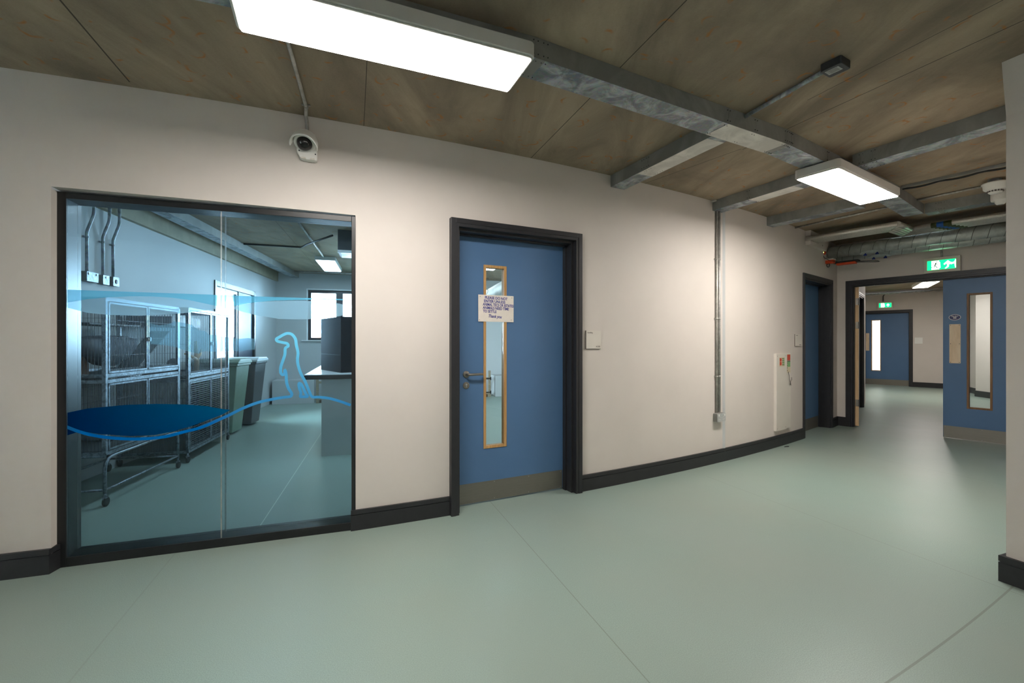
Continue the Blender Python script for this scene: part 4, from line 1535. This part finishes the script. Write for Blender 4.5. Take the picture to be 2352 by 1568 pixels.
def room_sign(label, fr, z0, W, H, top, bot):
    t = thing('room_sign', label, 'sign', loc=(fr.p[0], fr.p[1], z0), rotz=radians(fr.a), group='white room signs')
    MB().box(0, W, -.009, 0, 0, H).obj('backing', 'ink_grey', t)
    MB().box(.001, W, -.012, -.009, .002, H).obj('sign_face', 'cream_plastic', t)
    if top:
        text_mesh('lettering', top, .0165, 'ink_grey', t, W * .07, -.0125, H * .86)
        text_mesh('lettering', bot, .0195, 'ink_grey', t, W * .94, -.0125, H * .08, 'RIGHT')
    else:       # too small to read in the photo: plain grey marks
        MB().box(W * .10, W * .38, -.0126, -.012, H * .87, H * .91).obj('print_line', 'ink_grey', t)
        MB().box(W * .62, W * .90, -.0126, -.012, H * .09, H * .14).obj('print_line', 'ink_grey', t)
    return t


fs_ = fr_wall(1344.5, 0)
z1 = CAMZ + (784 - 759) * fs_.p[1] / FPX; z0 = CAMZ - (801 - 784) * fs_.p[1] / FPX
x1 = fs_.hit(1378.5)[0]
room_sign('white sign reading Handling AC05 beside the near blue door', fs_, z0, x1, z1 - z0, 'Handling', 'AC05')
fs_ = fr_wall(1824.5, 0)
z1 = CAMZ + (784 - 767) * fs_.p[1] / FPX; z0 = CAMZ - (795 - 784) * fs_.p[1] / FPX
x1 = fs_.hit(1839)[0]
room_sign('white sign beside the second door, above the white wall panel', fs_, z0, x1, z1 - z0, None, None)

# tall white wall panel with stickers
fp = fr_wall(1777.5, 0)
Zp = fp.p[1]
z0 = CAMZ - (990 - 784) * Zp / FPX; z1 = CAMZ - (812 - 784) * Zp / FPX
xA = fp.hit(1800.5)[0]; xB = fp.hit(1811.5)[0]
t = thing('wall_panel', 'tall narrow white cover panel low on the wall with warning stickers', 'panel', loc=(fp.p[0], fp.p[1], z0), rotz=radians(fp.a))
H_ = z1 - z0
MB().box(0, xA, -.030, .01, 0, H_).obj('cover', 'cream_plastic', t, bevel=.003)
MB().box(xA + .004, xB, -.026, .02, .01, H_).obj('cover', 'cream_plastic', t, bevel=.003)
mb = MB()
for x_ in (.02, xA - .02):
    for z_ in (.03, H_ - .03): mb.lathe([(0, -.001), (.004, -.001), (.0045, 0)], (x_, -.030, z_), 8, 'y')
mb.parts('screw', 'ink_grey', t)
s1 = MB().box(xA * .28, xA * .80, -.0312, -.030, H_ - .155, H_ - .045).obj('warning_sticker', 'sticker_cream', t)
s1['label'] = 'cream sticker with red and green symbols'
mb = MB(); mg = MB(); mk = MB()
for i in range(2): mb.box(xA * .30, xA * .50, -.0318, -.0312, H_ - .095 - .045 * i, H_ - .055 - .045 * i)
for i in range(4): mg.box(xA * .64, xA * .77, -.0318, -.0312, H_ - .072 - .024 * i, H_ - .054 - .024 * i); mk.box(xA * .57, xA * .63, -.0318, -.0312, H_ - .070 - .024 * i, H_ - .056 - .024 * i)
mb.obj('red_symbols', 'sticker_red', s1); mg.obj('green_symbols', 'sticker_green', s1); mk.obj('print', 'ink', s1)
xm0, xm1 = xA + .022, xB - .018
s2 = MB().box(xm0, xm1, -.0272, -.026, H_ - .235, H_ - .012).obj('warning_sticker', 'sticker_cream', t)
s2['label'] = 'narrow sticker strip with red top and green middle'
MB().box(xm0 + .003, xm1 - .003, -.0278, -.0272, H_ - .085, H_ - .016).obj('red_symbols', 'sticker_red', s2)
MB().box(xm0 + .003, xm1 - .003, -.0278, -.0272, H_ - .165, H_ - .102).obj('green_symbols', 'sticker_green', s2)
mb = MB().box(xm0 + .002, xm1 - .002, -.0279, -.0272, H_ - .100, H_ - .090)
for i in range(4): mb.box(xm0 + .003, xm0 + .013, -.0284, -.0278, H_ - .125 - .03 * i, H_ - .112 - .03 * i)
mb.obj('print', 'ink', s2)
lp = thing('cable_loop', 'short loose cable loop hanging from the tall white wall panel', 'cable', loc=(fp.w(xm0 + .02, -.03)[0], fp.w(xm0 + .02, -.03)[1], z0 + H_ - .235), rotz=radians(fp.a))
MB().tube([(0, -.004, .01), (.004, -.014, -.06), (.008, -.018, -.10), (.03, -.02, -.155), (.02, -.018, -.13), (.03, -.02, -.095), (.05, -.02, -.09), (.056, -.016, -.06)], .0035, 6).obj('cable', 'ink_grey', lp)

# ================================================================ DOME CAMERA ON THE WALL
fcam = fr_wall(706, 0)
Zc = fcam.p[1]
zb = CAMZ + (784 - 372) * Zc / FPX
t = thing('security_camera', 'white hooded dome camera high on the wall above the glazed screen', 'security camera', loc=(fcam.p[0], fcam.p[1], zb), rotz=radians(fcam.a))
Hc = .190
MB().prism([(-.060, .045), (-.040, .008), (-.005, 0), (.052, 0), (.060, .008), (.060, Hc - .06), (.045, Hc - .02), (-.045, Hc - .02), (-.060, Hc - .06)], -.045, 0, 'xz').obj('bracket', 'white_plastic', t, bevel=.005)
ax = Vector((-.14, -.60, -.79)).normalized()
ce = Vector((-.012, -.066, .100))
sd = Vector((1, 0, 0)); up = sd.cross(ax).normalized(); sd = ax.cross(up)


def ringv(c, r, n=28): return [c + (sd * cos(2 * pi * i / n) + up * sin(2 * pi * i / n)) * r for i in range(n)]


def solid_rings(mb, rows, n=28):
    vs = []; fs = []
    for h_, r_ in rows: vs += ringv(ce + ax * h_, r_, n)
    for j in range(len(rows) - 1):
        for i in range(n): fs.append((j * n + i, j * n + (i + 1) % n, (j + 1) * n + (i + 1) % n, (j + 1) * n + i))
    mb.add(vs, fs, True)


mb = MB()
solid_rings(mb, [(-.062 * cos(pi * j / 20), max(.001, .066 * sin(pi * j / 20))) for j in range(0, 12)] + [(.020, .060), (.024, .052), (.018, .046)])
mb.box(-.052, .030, -.050, -.02, .07, .145)
mb.obj('camera_head', 'white_plastic', t)
# brow over the upper half of the dome
mb = MB()
m_ = 22
rows = [(-.036, .052, .066), (.0, .068, .078), (.050, .074, .083), (.056, .076, .081)]
vs = []
for h_, r0, r1 in rows:
    for r_ in (r0, r1):
        for i in range(m_ + 1):
            a = radians(-8 + 196 * i / m_)
            vs.append(ce + ax * h_ + (sd * cos(a) - up * sin(a) * (-1 if up.z > 0 else 1)) * r_)
fs = []
k2 = m_ + 1
for j in range(len(rows) - 1):
    for i in range(m_):
        fs.append(((2 * j) * k2 + i, (2 * j) * k2 + i + 1, (2 * j + 2) * k2 + i + 1, (2 * j + 2) * k2 + i))
        fs.append(((2 * j + 1) * k2 + i, (2 * j + 3) * k2 + i, (2 * j + 3) * k2 + i + 1, (2 * j + 1) * k2 + i + 1))
for j in (0, len(rows) - 1):
    for i in range(m_): fs.append(((2 * j) * k2 + i, (2 * j) * k2 + i + 1, (2 * j + 1) * k2 + i + 1, (2 * j + 1) * k2 + i))
for j in range(len(rows) - 1):
    for i in (0, m_): fs.append(((2 * j) * k2 + i, (2 * j + 2) * k2 + i, (2 * j + 3) * k2 + i, (2 * j + 1) * k2 + i))
mb.add(vs, fs, True).obj('camera_hood', 'white_plastic', t)
plain('dome_smoke', srgb(22, 20, 20), .08, var=.0)
mb = MB()
solid_rings(mb, [(.012 + .046 * sin(pi / 2 * j / 8), max(.0005, .047 * cos(pi / 2 * j / 8))) for j in range(9)])
mb.obj('dome', 'dome_smoke', t)
bq = ce + ax * .040 + Vector((0, 0, 1)) * .071
MB().box(bq.x - .02, bq.x + .02, bq.y - .012, bq.y - .004, bq.z - .008, bq.z + .002).obj('badge', 'ink', t)
mb = MB()
for x_ in (-.022, .030): mb.prism(rrect(x_ - .014, x_ + .014, .002, .012, .004), -.050, -.044, 'xz')
mb.parts('plug', 'cream_plastic', t)
mb = MB()
for x_, z_ in ((-.046, .050), (.048, .040)): mb.lathe([(0, -.001), (.004, -.001), (.0045, 0)], (x_, -.045, z_), 8, 'y')
mb.parts('screw', 'ink', t)

# dark scrap on the floor
p = flo(1802, 1027)
o = MB().prism([(0, 0), (.03, .012), (.07, .006), (.085, .014), (.06, .022), (.02, .02)], 0, .006).obj('floor_scrap', 'black_rubber')
o.location = (p[0], p[1], 0); o.rotation_euler = (0, 0, .3)
tag(o, 'tiny black scrap lying on the floor near the second door', 'scrap')

# ================================================================ ANIMAL ROOM


def castor(root, x, y, r=.036):
    c = MB().tube([(x, y, .075), (x, y, .10)], .010, 8).box(x - .016, x + .016, y - .014, y + .014, .066, .076)
    c.bar((x - .012, y, .072), (x - .012 + .012, y, r), .004, .030).bar((x + .014, y, .072), (x + .014 + .006, y, r), .004, .026)
    cs = c.obj('castor', 'cage_steel', root)
    w_ = MB().lathe([(0, -.010), (r * .8, -.010), (r, -.007), (r, .007), (r * .8, .010), (0, .010)], (x + .010, y, r), 18, 'y')
    w_.obj('wheel', 'black_rubber', cs)


def wires(mb, x0, x1, z0, z1, y, step, r=.0010, horiz=None, plane='x'):
    n = max(1, int(round((x1 - x0) / step)))
    for i in range(n + 1):
        x = x0 + (x1 - x0) * i / n
        if plane == 'x': mb.box(x - r, x + r, y - r, y + r, z0, z1)
        else: mb.box(y - r, y + r, x - r, x + r, z0, z1)
    if horiz:
        for z in horiz:
            if plane == 'x': mb.box(x0, x1, y - r - .001, y + r, z - r, z + r)
            else: mb.box(y - r - .001, y + r, x0, x1, z - r, z + r)


def make_cage(label, origin, L, Dp, z0, zm, z1, low, ang=101.5, step=.019):
    t = thing('animal_cage', label, 'cage', loc=(origin[0], origin[1], 0), rotz=radians(ang), group='wheeled wire cages')
    w = .026
    mb = MB()
    for x in (0, L):
        for y in (0, Dp):
            mb.bar((x, y, z0), (x, y, z1), w, w)
    for z in (z0, zm - .022, zm + .022, z1):
        for y in (0, Dp): mb.bar((0, y, z), (L, y, z), w * .8, w)
        for x in (0, L): mb.bar((x, 0, z), (x, Dp, z), w * .8, w)
    mb.obj('frame', 'cage_steel', t)
    # front doors, two per tier
    for (a, b, kind) in ((zm + .04, z1 - .02, 'v'), (z0 + .02, zm - .04, 'h' if low else 'v')):
        for (xa, xb) in ((.02, L * .5 - .006), (L * .5 + .006, L - .02)):
            f_ = MB()
            for x in (xa + .007, xb - .007): f_.bar((x, -.008, a), (x, -.008, b), .014, .014)
            for z in (a + .007, b - .007): f_.bar((xa, -.008, z), (xb, -.008, z), .014, .014)
            dr = f_.obj('cage_door', 'cage_steel', t)
            m_ = MB()
            if kind == 'v':
                wires(m_, xa + .02, xb - .02, a, b, -.008, step, horiz=[a + (b - a) * q for q in (.25, .5, .75)])
            else:
                wires(m_, xa + .02, xb - .02, a, b, -.008, .10, r=.003, horiz=[a + .022 * q for q in range(1, int((b - a) / .022))])
            m_.obj('wire_mesh', 'cage_wire', dr)
    lt = MB().box(L * .5 - .025, L * .5 + .025, -.030, -.014, (zm + z1) / 2 - .010, (zm + z1) / 2 + .010).box(L * .5 - .008, L * .5 + .008, -.036, -.014, (zm + z1) / 2 - .018, (zm + z1) / 2 + .018).obj('latch', 'label_silver', t)
    # side, back and top grids
    m_ = MB()
    hz = [z0 + (z1 - z0) * q / 8 for q in range(1, 8)]
    wires(m_, .02, Dp - .02, z0, z1, 0, step * 1.25, horiz=hz, plane='y')
    wires(m_, .02, Dp - .02, z0, z1, L, step * 1.25, horiz=hz, plane='y')
    wires(m_, .02, L - .02, z0, z1, Dp, step * 1.25, horiz=hz)
    n = int(L / .03)
    for i in range(n): m_.box(L * i / n - .001, L * i / n + .001, 0, Dp, z1 - .002, z1)
    m_.obj('side_mesh', 'cage_wire', t)
    for z in (z0 + .004, zm):
        MB().box(.01, L - .01, .01, Dp - .01, z, z + .012).box(.01, L - .01, .006, .010, z, z + .07).obj('tray', 'bin_grey', t)
    # stand
    if not low:
        zs = .36
        for y in (.0, Dp):
            mb = MB()
            for x, sgn in ((0.0, 1), (L, -1)):
                mb.tube([(x, y, .10), (x, y, zs - .08), (x + sgn * .012, y, zs - .03), (x + sgn * .04, y, zs), (x + sgn * .09, y, zs + .012), (L / 2, y, zs + .014)], .0125, 10)
            mb.tube([(0, y, .125), (L, y, .125)], .009, 8)
            mb.obj('stand_rail', 'cage_steel', t)
        mb = MB()
        for x in (0, L):
            mb.tube([(x, 0, .125), (x, Dp, .125)], .009, 8); mb.tube([(x, 0, z0 - .02), (x, Dp, z0 - .02)], .012, 8)
        mb.obj('stand_crossbar', 'cage_steel', t)
    for x in (0, L):
        for y in (0.0, Dp): castor(t, x, y)
    return t


FC1 = Fr((-3.105, 3.47), 101.5)
cg1 = make_cage('two-tier wire cage on a tall wheeled stand at the left end of the glazed screen', FC1.p, 1.07, .60, .405, .975, 1.585, False)
FC2 = Fr((-3.365, 4.72), 104.0)
cg2 = make_cage('second wire cage with a barred lower tier, nearer the wheelie bins', FC2.p, 1.14, .60, .115, .872, 1.60, True, 104.0)


def cage_item(name, label, cat, F_, x, y, z, build, mat, rot=0):
    p = F_.w(x, y)
    mb = MB(); build(mb)
    o = mb.obj(name, mat)
    o.location = (p[0], p[1], z); o.rotation_euler = (0, 0, radians(F_.a + rot))
    return tag(o, label, cat)


cage_item('hammock', 'dark cloth hammock slung in the upper tier of the first cage', 'hammock', FC1, .55, .3, 1.18, lambda m: m.tube([(-.40 + .1 * i, 0, -.09 * sin(pi * i / 8) + .09) for i in range(9)], .1, 10, rs=[.02, .07, .11, .13, .14, .13, .11, .07, .02]), 'cloth_grey')
cage_item('wooden_hide', 'brown ridged wooden hide on the floor of the first cage upper tier', 'hide', FC1, .18, .42, .988, lambda m: m.prism([(-.14, 0), (.14, 0), (.14, .09), (.08, .15), (-.08, .15), (-.14, .09)], -.12, .12, 'xz'), 'hide_brown')
cage_item('ledge', 'dark ledge across the upper tier of the first cage', 'ledge', FC1, .60, .42, 1.40, lambda m: m.box(-.34, .34, -.16, .16, 0, .014), 'bin_grey')
cage_item('ramp', 'sloping wire ramp in the upper tier of the first cage', 'ramp', FC1, .74, .13, .99, lambda m: m.add([(-.28, -.08, 0), (-.28, .08, 0), (.28, .08, .36), (.28, -.08, .36), (-.28, -.08, .012), (-.28, .08, .012), (.28, .08, .372), (.28, -.08, .372)], [(0, 1, 2, 3), (4, 7, 6, 5), (0, 4, 5, 1), (2, 6, 7, 3), (0, 3, 7, 4), (1, 5, 6, 2)]), 'bin_grey')
cage_item('ledge', 'long dark ledge high in the second cage', 'ledge', FC2, .42, .35, 1.42, lambda m: m.box(-.40, .30, -.2, .2, 0, .10), 'bin_grey')
cage_item('branch', 'pale forked climbing branch in the upper tier of the second cage', 'branch', FC2, .80, .22, 1.0, lambda m: (m.tube([(0, 0, -.09), (0, 0, .06), (-.02, 0, .16), (.02, .02, .26)], .02, 8, rs=[.03, .025, .022, .014]), m.tube([(0, 0, .04), (-.12, 0, .08), (-.26, .02, .12)], .016, 8, rs=[.022, .018, .010]), m.tube([(0, 0, .05), (.10, 0, .10), (.18, .02, .16)], .014, 8, rs=[.02, .016, .010])), 'pale_wood')
cage_item('wooden_hide', 'low arched hide in the second cage upper tier', 'hide', FC2, .28, .35, .885, lambda m: m.prism([(.15 * cos(pi * i / 10), .12 * sin(pi * i / 10)) for i in range(11)], -.12, .12, 'xz'), 'hide_brown')
cage_item('blanket', 'dark blanket heaped in the lower tier of the first cage', 'blanket', FC1, .72, .3, .425, lambda m: m.lathe([(0, .20), (.10, .18), (.2, .11), (.28, .03), (.29, 0), (0, 0)], (0, 0, 0), 14), 'cloth_grey')
cage_item('food_bowl', 'round steel bowl between the two cages', 'bowl', FC2, -.07, .10, 1.03, lambda m: m.lathe([(0, -.02), (.045, -.03), (.06, 0), (.05, .02), (.0, .0)], (0, 0, 0), 18, 'x'), 'dark_plastic')


# wheelie bins
def bin_(label, c, ang, body, lid):
    t = thing('wheelie_bin', label, 'bin', loc=(c[0], c[1], 0), rotz=radians(ang), group='wheelie bins beside the cages')
    def sect(w, d, z): return [(-w, -d, z), (w, -d, z), (w, d, z), (-w, d, z)]
    mb = MB()
    vs = sect(.165, .18, .03) + sect(.225, .26, .93) + sect(.24, .275, .93) + sect(.24, .275, .96)
    fs = [(0, 3, 2, 1)]
    for k in range(3):
        for i in range(4): fs.append((k * 4 + i, k * 4 + (i + 1) % 4, k * 4 + 4 + (i + 1) % 4, k * 4 + 4 + i))
    fs.append((12, 13, 14, 15))
    mb.add(vs, fs).obj('bin_body', body, t, bevel=.012)
    mb = MB().prism([(-.25, .96), (.25, .96), (.25, .985), (.17, 1.02), (-.17, 1.02), (-.25, .985)], -.29, .27, 'xz')
    mb.obj('lid', lid, t, bevel=.008)
    MB().tube([(-.20, .27, .94), (-.20, .33, .97), (.20, .33, .97), (.20, .27, .94)], .012, 8).obj('handle', body, t)
    for sx_ in (-.17, .17):
        MB().lathe([(0, -.02), (.085, -.02), (.09, 0), (.085, .02), (0, .02)], (sx_, .22, .09), 18, 'x').obj('wheel', 'black_rubber', t)
    return t


bin_('dark grey wheelie bin with pale lid, right of the green one', (-4.09, 6.90), 101, 'bin_grey', 'lid_grey')
bin_('green wheelie bin half hidden behind the second cage', (-3.97, 6.24), 101, 'bin_green', 'bin_green')

# garden door in the room's left wall
FG = Fr(FI.w(il(GD0), 0), FI.a)
LG = il(GD1) - il(GD0)
g = thing('door_6', 'black-framed doorway behind the bins with a dark leaf at right', None, FG, kind='structure')
mb = MB()
mb.box(0, .06, -.015, .12, 0, 2.17); mb.box(LG - .06, LG, -.015, .12, 0, 2.17); mb.box(.06, LG - .06, -.015, .12, 2.09, 2.17)
mb.obj('door_frame', 'window_black', g, bevel=.003)
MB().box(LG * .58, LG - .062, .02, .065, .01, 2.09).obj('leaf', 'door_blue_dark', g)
MB().box(.062, LG * .58 - .05, .05, .056, .35, 2.04).obj('glass_pane', 'glass_clear', g)
MB().box(.062, LG * .58 - .05, .03, .08, .01, .35).box(LG * .58 - .05, LG * .58, .03, .08, .01, 2.09).box(.062, LG * .58 - .05, .03, .08, 2.04, 2.09).obj('glazed_leaf', 'window_black', g)

# back window
w2 = thing('window_2', 'bright overexposed window with dark frame in the animal room', None, IB, kind='structure')
mb = MB()
a, b = wb0 + .02, wb1 - .02
fy0, fy1 = .10, .17
mb.box(a, b, fy0, fy1, wz0 + .02, wz0 + .07); mb.box(a, b, fy0, fy1, wz1 - .08, wz1 - .02)
mb.box(a, a + .06, fy0, fy1, wz0 + .07, wz1 - .08); mb.box(b - .06, b, fy0, fy1, wz0 + .07, wz1 - .08)
mull = IB.hit(780, y=.12)[0]
mb.box(mull - .07, mull + .07, fy0, fy1, wz0 + .07, wz1 - .08)
mb.box(mull + .9, mull + 1.0, fy0, fy1, wz0 + .07, wz1 - .08)
mb.obj('window_frame', 'window_black', w2)
MB().box(a + .06, b - .06, .13, .136, wz0 + .07, wz1 - .08).obj('glass_pane', 'glass_clear', w2)
mb = MB().box(wb0 - .09, wb1 + .09, -.05, .10, wz0 - .001, wz0 + .020)
mb.obj('window_sill', 'worktop_white', w2)
mb = MB().box(wb0 - .0, wb0 + .02, -.001, .24, wz0 + .02, wz1).box(wb1 - .02, wb1, -.001, .24, wz0 + .02, wz1).box(wb0, wb1, -.001, .24, wz1 - .02, wz1)
mb.obj('window_reveal', 'worktop_white', w2)
# daylight comes in through these openings: portals guide the sky sampling
for (fr_, xa, xb, za, zb2, yy, rz) in ((IB, wb0 + .06, wb1 - .06, wz0 + .05, wz1 - .05, .22, 0), (FG, .06, LG * .56, .36, 2.04, .16, 0)):
    L_ = D.lights.new('window_portal', 'AREA'); L_.shape = 'RECTANGLE'
    L_.size = xb - xa; L_.size_y = zb2 - za
    try: L_.cycles.is_portal = True
    except Exception: pass
    lo = D.objects.new('window_portal', L_); COL.objects.link(lo)
    p = fr_.w((xa + xb) / 2, yy)
    lo.location = (p[0], p[1], (za + zb2) / 2)
    lo.rotation_euler = (-pi / 2, 0, radians(fr_.a))
# brick garden wall outside
o = MB().box(-2, 6, 7.0, 7.25, 0, 1.42).obj('garden_wall', 'brick'); put(o, IB)
tag(o, 'red brick wall outside the bright window', 'wall')

# white plinths along the back wall
for k_, (xa, xb, lab) in enumerate(((.02, .80, 'low white boxed plinth in the far left corner of the animal room'), (4.62, 5.75, 'low white boxed plinth seen through the near door window'))):
    mb = MB().box(xa, xb, -.50, -.002, 0, .475)
    o = mb.obj('plinth', 'grey_paint', bevel=.004); put(o, IB); tag(o, lab, 'plinth', 'white plinths')
# timber pen between them
FP = Fr(IB.w(.86, -.50), IB.a)
t = thing('timber_pen', 'low timber-framed pen with diagonal braces along the back wall', 'pen', FP)
LP_ = 3.62
for x_ in (0, LP_ * .33, LP_ * .66, LP_):
    MB().box(x_ - .024, x_ + .024, -.024, .024, 0, .60 if x_ in (0, LP_) else .44).obj('post', 'timber', t)
mb = MB().box(0, LP_, -.018, .018, .40, .445).box(0, LP_, -.018, .018, .065, .11)
mb.obj('rail', 'timber', t)
for i in range(3):
    x_ = LP_ * .33 * i
    MB().bar((x_ + .05, 0, .11), (x_ + .62, 0, .40), .02, .045, (0, 1, 0)).obj('brace', 'timber', t)
for z_ in (.11, .42):
    MB().box(LP_ - .55, LP_ + .03, -.030, -.020, z_ - .012, z_ + .012).box(LP_ + .01, LP_ + .035, -.034, -.01, z_ - .035, z_ + .035).obj('strap_hinge', 'window_black', t)
o = MB().box(.03, LP_ - .03, .03, .46, 0, .055).obj('bark_bedding', 'substrate'); put(o, FP); tag(o, 'brown bark bedding filling the timber pen', 'bedding', kind='stuff')
o = MB().lathe([(0, .16), (.05, .15), (.12, .09), (.19, .04), (.2, 0), (0, 0)], (1.15, .2, .056), 12).obj('rock', 'cloth_grey'); put(o, FP); tag(o, 'grey rock on the bedding in the timber pen', 'rock')

# island: cabinet, worktop, black fridge
FK = Fr((-2.09, 4.99), 18.0)
t = thing('base_cabinet', 'pale grey base cabinet at the right edge of the glazed screen', 'cabinet', FK)
MB().box(0, 1.5, 0, .62, .0, .845).obj('carcass', 'cabinet_grey', t)
MB().box(.005, 1.5, .62, .64, .02, .84).obj('back_panel', 'cabinet_grey', t)
t = thing('worktop', 'white worktop with dark edge on the grey cabinet', 'worktop', FK)
MB().box(-.17, 1.5, -.02, 1.95, .862, .900).obj('top', 'worktop_white', t)
MB().box(-.172, 1.5, -.024, -.02, .850, .892).box(-.174, -.170, -.02, 1.95, .862, .892).box(-.17, 1.5, -.02, 1.95, .8455, .862).obj('edge', 'window_black', t)
for (x_, y_) in ((-.12, 1.85), (1.4, 1.85)):
    MB().box(x_ - .02, x_ + .02, y_ - .02, y_ + .02, 0, .8455).obj('leg', 'cage_steel', t)
A_ = (-1.966, 5.22); B_ = (-2.447, 5.82)
ff = Fr(A_, 38.7 + 0)
t = thing('black_cabinet', 'tall black glossy cabinet standing on the white worktop', 'cabinet', loc=(A_[0], A_[1], .9003), rotz=radians(38.7))
MB().box(0, .62, 0, .76, 0, .648).obj('body', 'fridge_black', t, bevel=.004)
MB().box(.0, .62, -.012, -.001, .02, .64).obj('front_door', 'fridge_black', t, bevel=.002)
mb = MB().box(-.006, 0.0, .02, .74, .20, .206)
mb.obj('groove', 'ink', t)

# sockets and bent conduits high on the room's left wall
for k_, (px, py, w_, hole, lab) in enumerate(((211, 636, .15, False, 'first of three grey sockets high on the animal room wall, widest'), (242, 643, .09, False, 'middle grey socket high on the animal room wall'), (265, 647, .09, True, 'round-outlet socket high on the animal room wall, rightmost'))):
    x_, z_ = FI.hit(px + 2, py, -.05)
    fs_ = Fr(FI.w(x_), FI.a)
    socket(lab, fs_, z_, w=w_, h=.09, n=2 if k_ == 0 else 1, hole=hole, mat='cage_steel')
    tx = (-.03, 0, 0)[k_]
    P = lambda x, y, z: (*fs_.w(x, y), z)
    tube_thing('conduit', ['bent conduit above the widest grey socket', 'bent conduit above the middle grey socket', 'bent conduit above the round-outlet socket'][k_], 'conduit',
               [P(tx, -.022, z_ + .045), P(tx, -.022, z_ + .40), P(tx + .0, -.026, z_ + .42), P(tx + .015, -.064, z_ + .56), P(tx + .015, -.069, z_ + .60), P(tx + .015, -.069, CEIL - .001)], .013, 'galvanised',
               saddles=((P(tx, -.022, z_ + .36), (0, 0, 1), (fs_.n[0] * -1, fs_.n[1] * -1, 0)),), group='bent conduits in the animal room')

# trunking, conduits and heater on the animal room ceiling
q0, q1 = hc(424, 486.7), hc(688.5, 628)
d = (Vector(q1) - Vector(q0)).normalized()
st_ = (q0[0] - d.x * 2.0, q0[1] - d.y * 2.0)
trunking('galvanised trunking beside the concrete beam in the animal room', [st_, q1], .15, side=1, group='animal room trunking')
a_, b_, c_ = hc(559.7, 558), hc(692, 566), hc(774, 566)
tube_thing('conduit', 'dark conduit across the animal room ceiling to the heater', 'conduit', [(a_[0], a_[1], CEIL - .014), (b_[0], b_[1], CEIL - .014), ((b_[0] + c_[0]) / 2, b_[1] - .4, CEIL - .05), (-2.36, 5.98, CEIL - .06)], .013, 'dark_plastic')
a_, b_ = hc(687, 509.7), hc(743, 587.5)
tube_thing('conduit', 'bright conduit linking the two animal room lamps', 'conduit', [(a_[0], a_[1], CEIL - .014), (b_[0], b_[1], CEIL - .014)], .014,
           saddles=tuple((((a_[0] + (b_[0] - a_[0]) * s), (a_[1] + (b_[1] - a_[1]) * s), CEIL - .014), (b_[0] - a_[0], b_[1] - a_[1], 0), (0, 0, -1)) for s in (.3, .7)))
a_ = hc(655, 621)
tube_thing('conduit', 'thin conduit along the back edge of the animal room ceiling', 'conduit', [(*IB.w(.3, -.35), CEIL - .02), (*IB.w(4.5, -.35), CEIL - .02)], .014)
FH = Fr((-2.26, 5.90), 18)
t = thing('ceiling_heater', 'grey ceiling heater with white slatted grille at the top right of the screen', 'heater', loc=(FH.p[0], FH.p[1], CEIL), rotz=radians(18))
MB().box(0, .6, 0, .55, -.262, 0).obj('casing', 'bin_grey', t, bevel=.004)
mb = MB()
for i in range(9): mb.box(.03, .58, .03 + .056 * i, .03 + .056 * i + .03, -.275, -.262)
mb.box(.0, .6, 0, .012, -.30, -.262)
mb.obj('grille', 'worktop_white', t)
# duct and dome seen through the near door's window strip
t = thing('spiral_duct', 'silver duct high in the animal room seen above the notice', 'duct', loc=(-.55, 7.6, 2.16), group=None)
mb = MB().tube([(-.35, 1.6, -.30), (0, 0.9, -.12), (.45, .2, .04), (1.5, -.8, .08)], .12, 20)
mb.obj('duct_body', 'side_galvanised', t)
mb = MB()
for s in range(5): mb.lathe([(.122, -.006), (.129, 0), (.122, .006)], (0, .9 - .12 * s, -.12 + .03 * s), 20, 'y')
mb.parts('band', 'duct_steel', t)
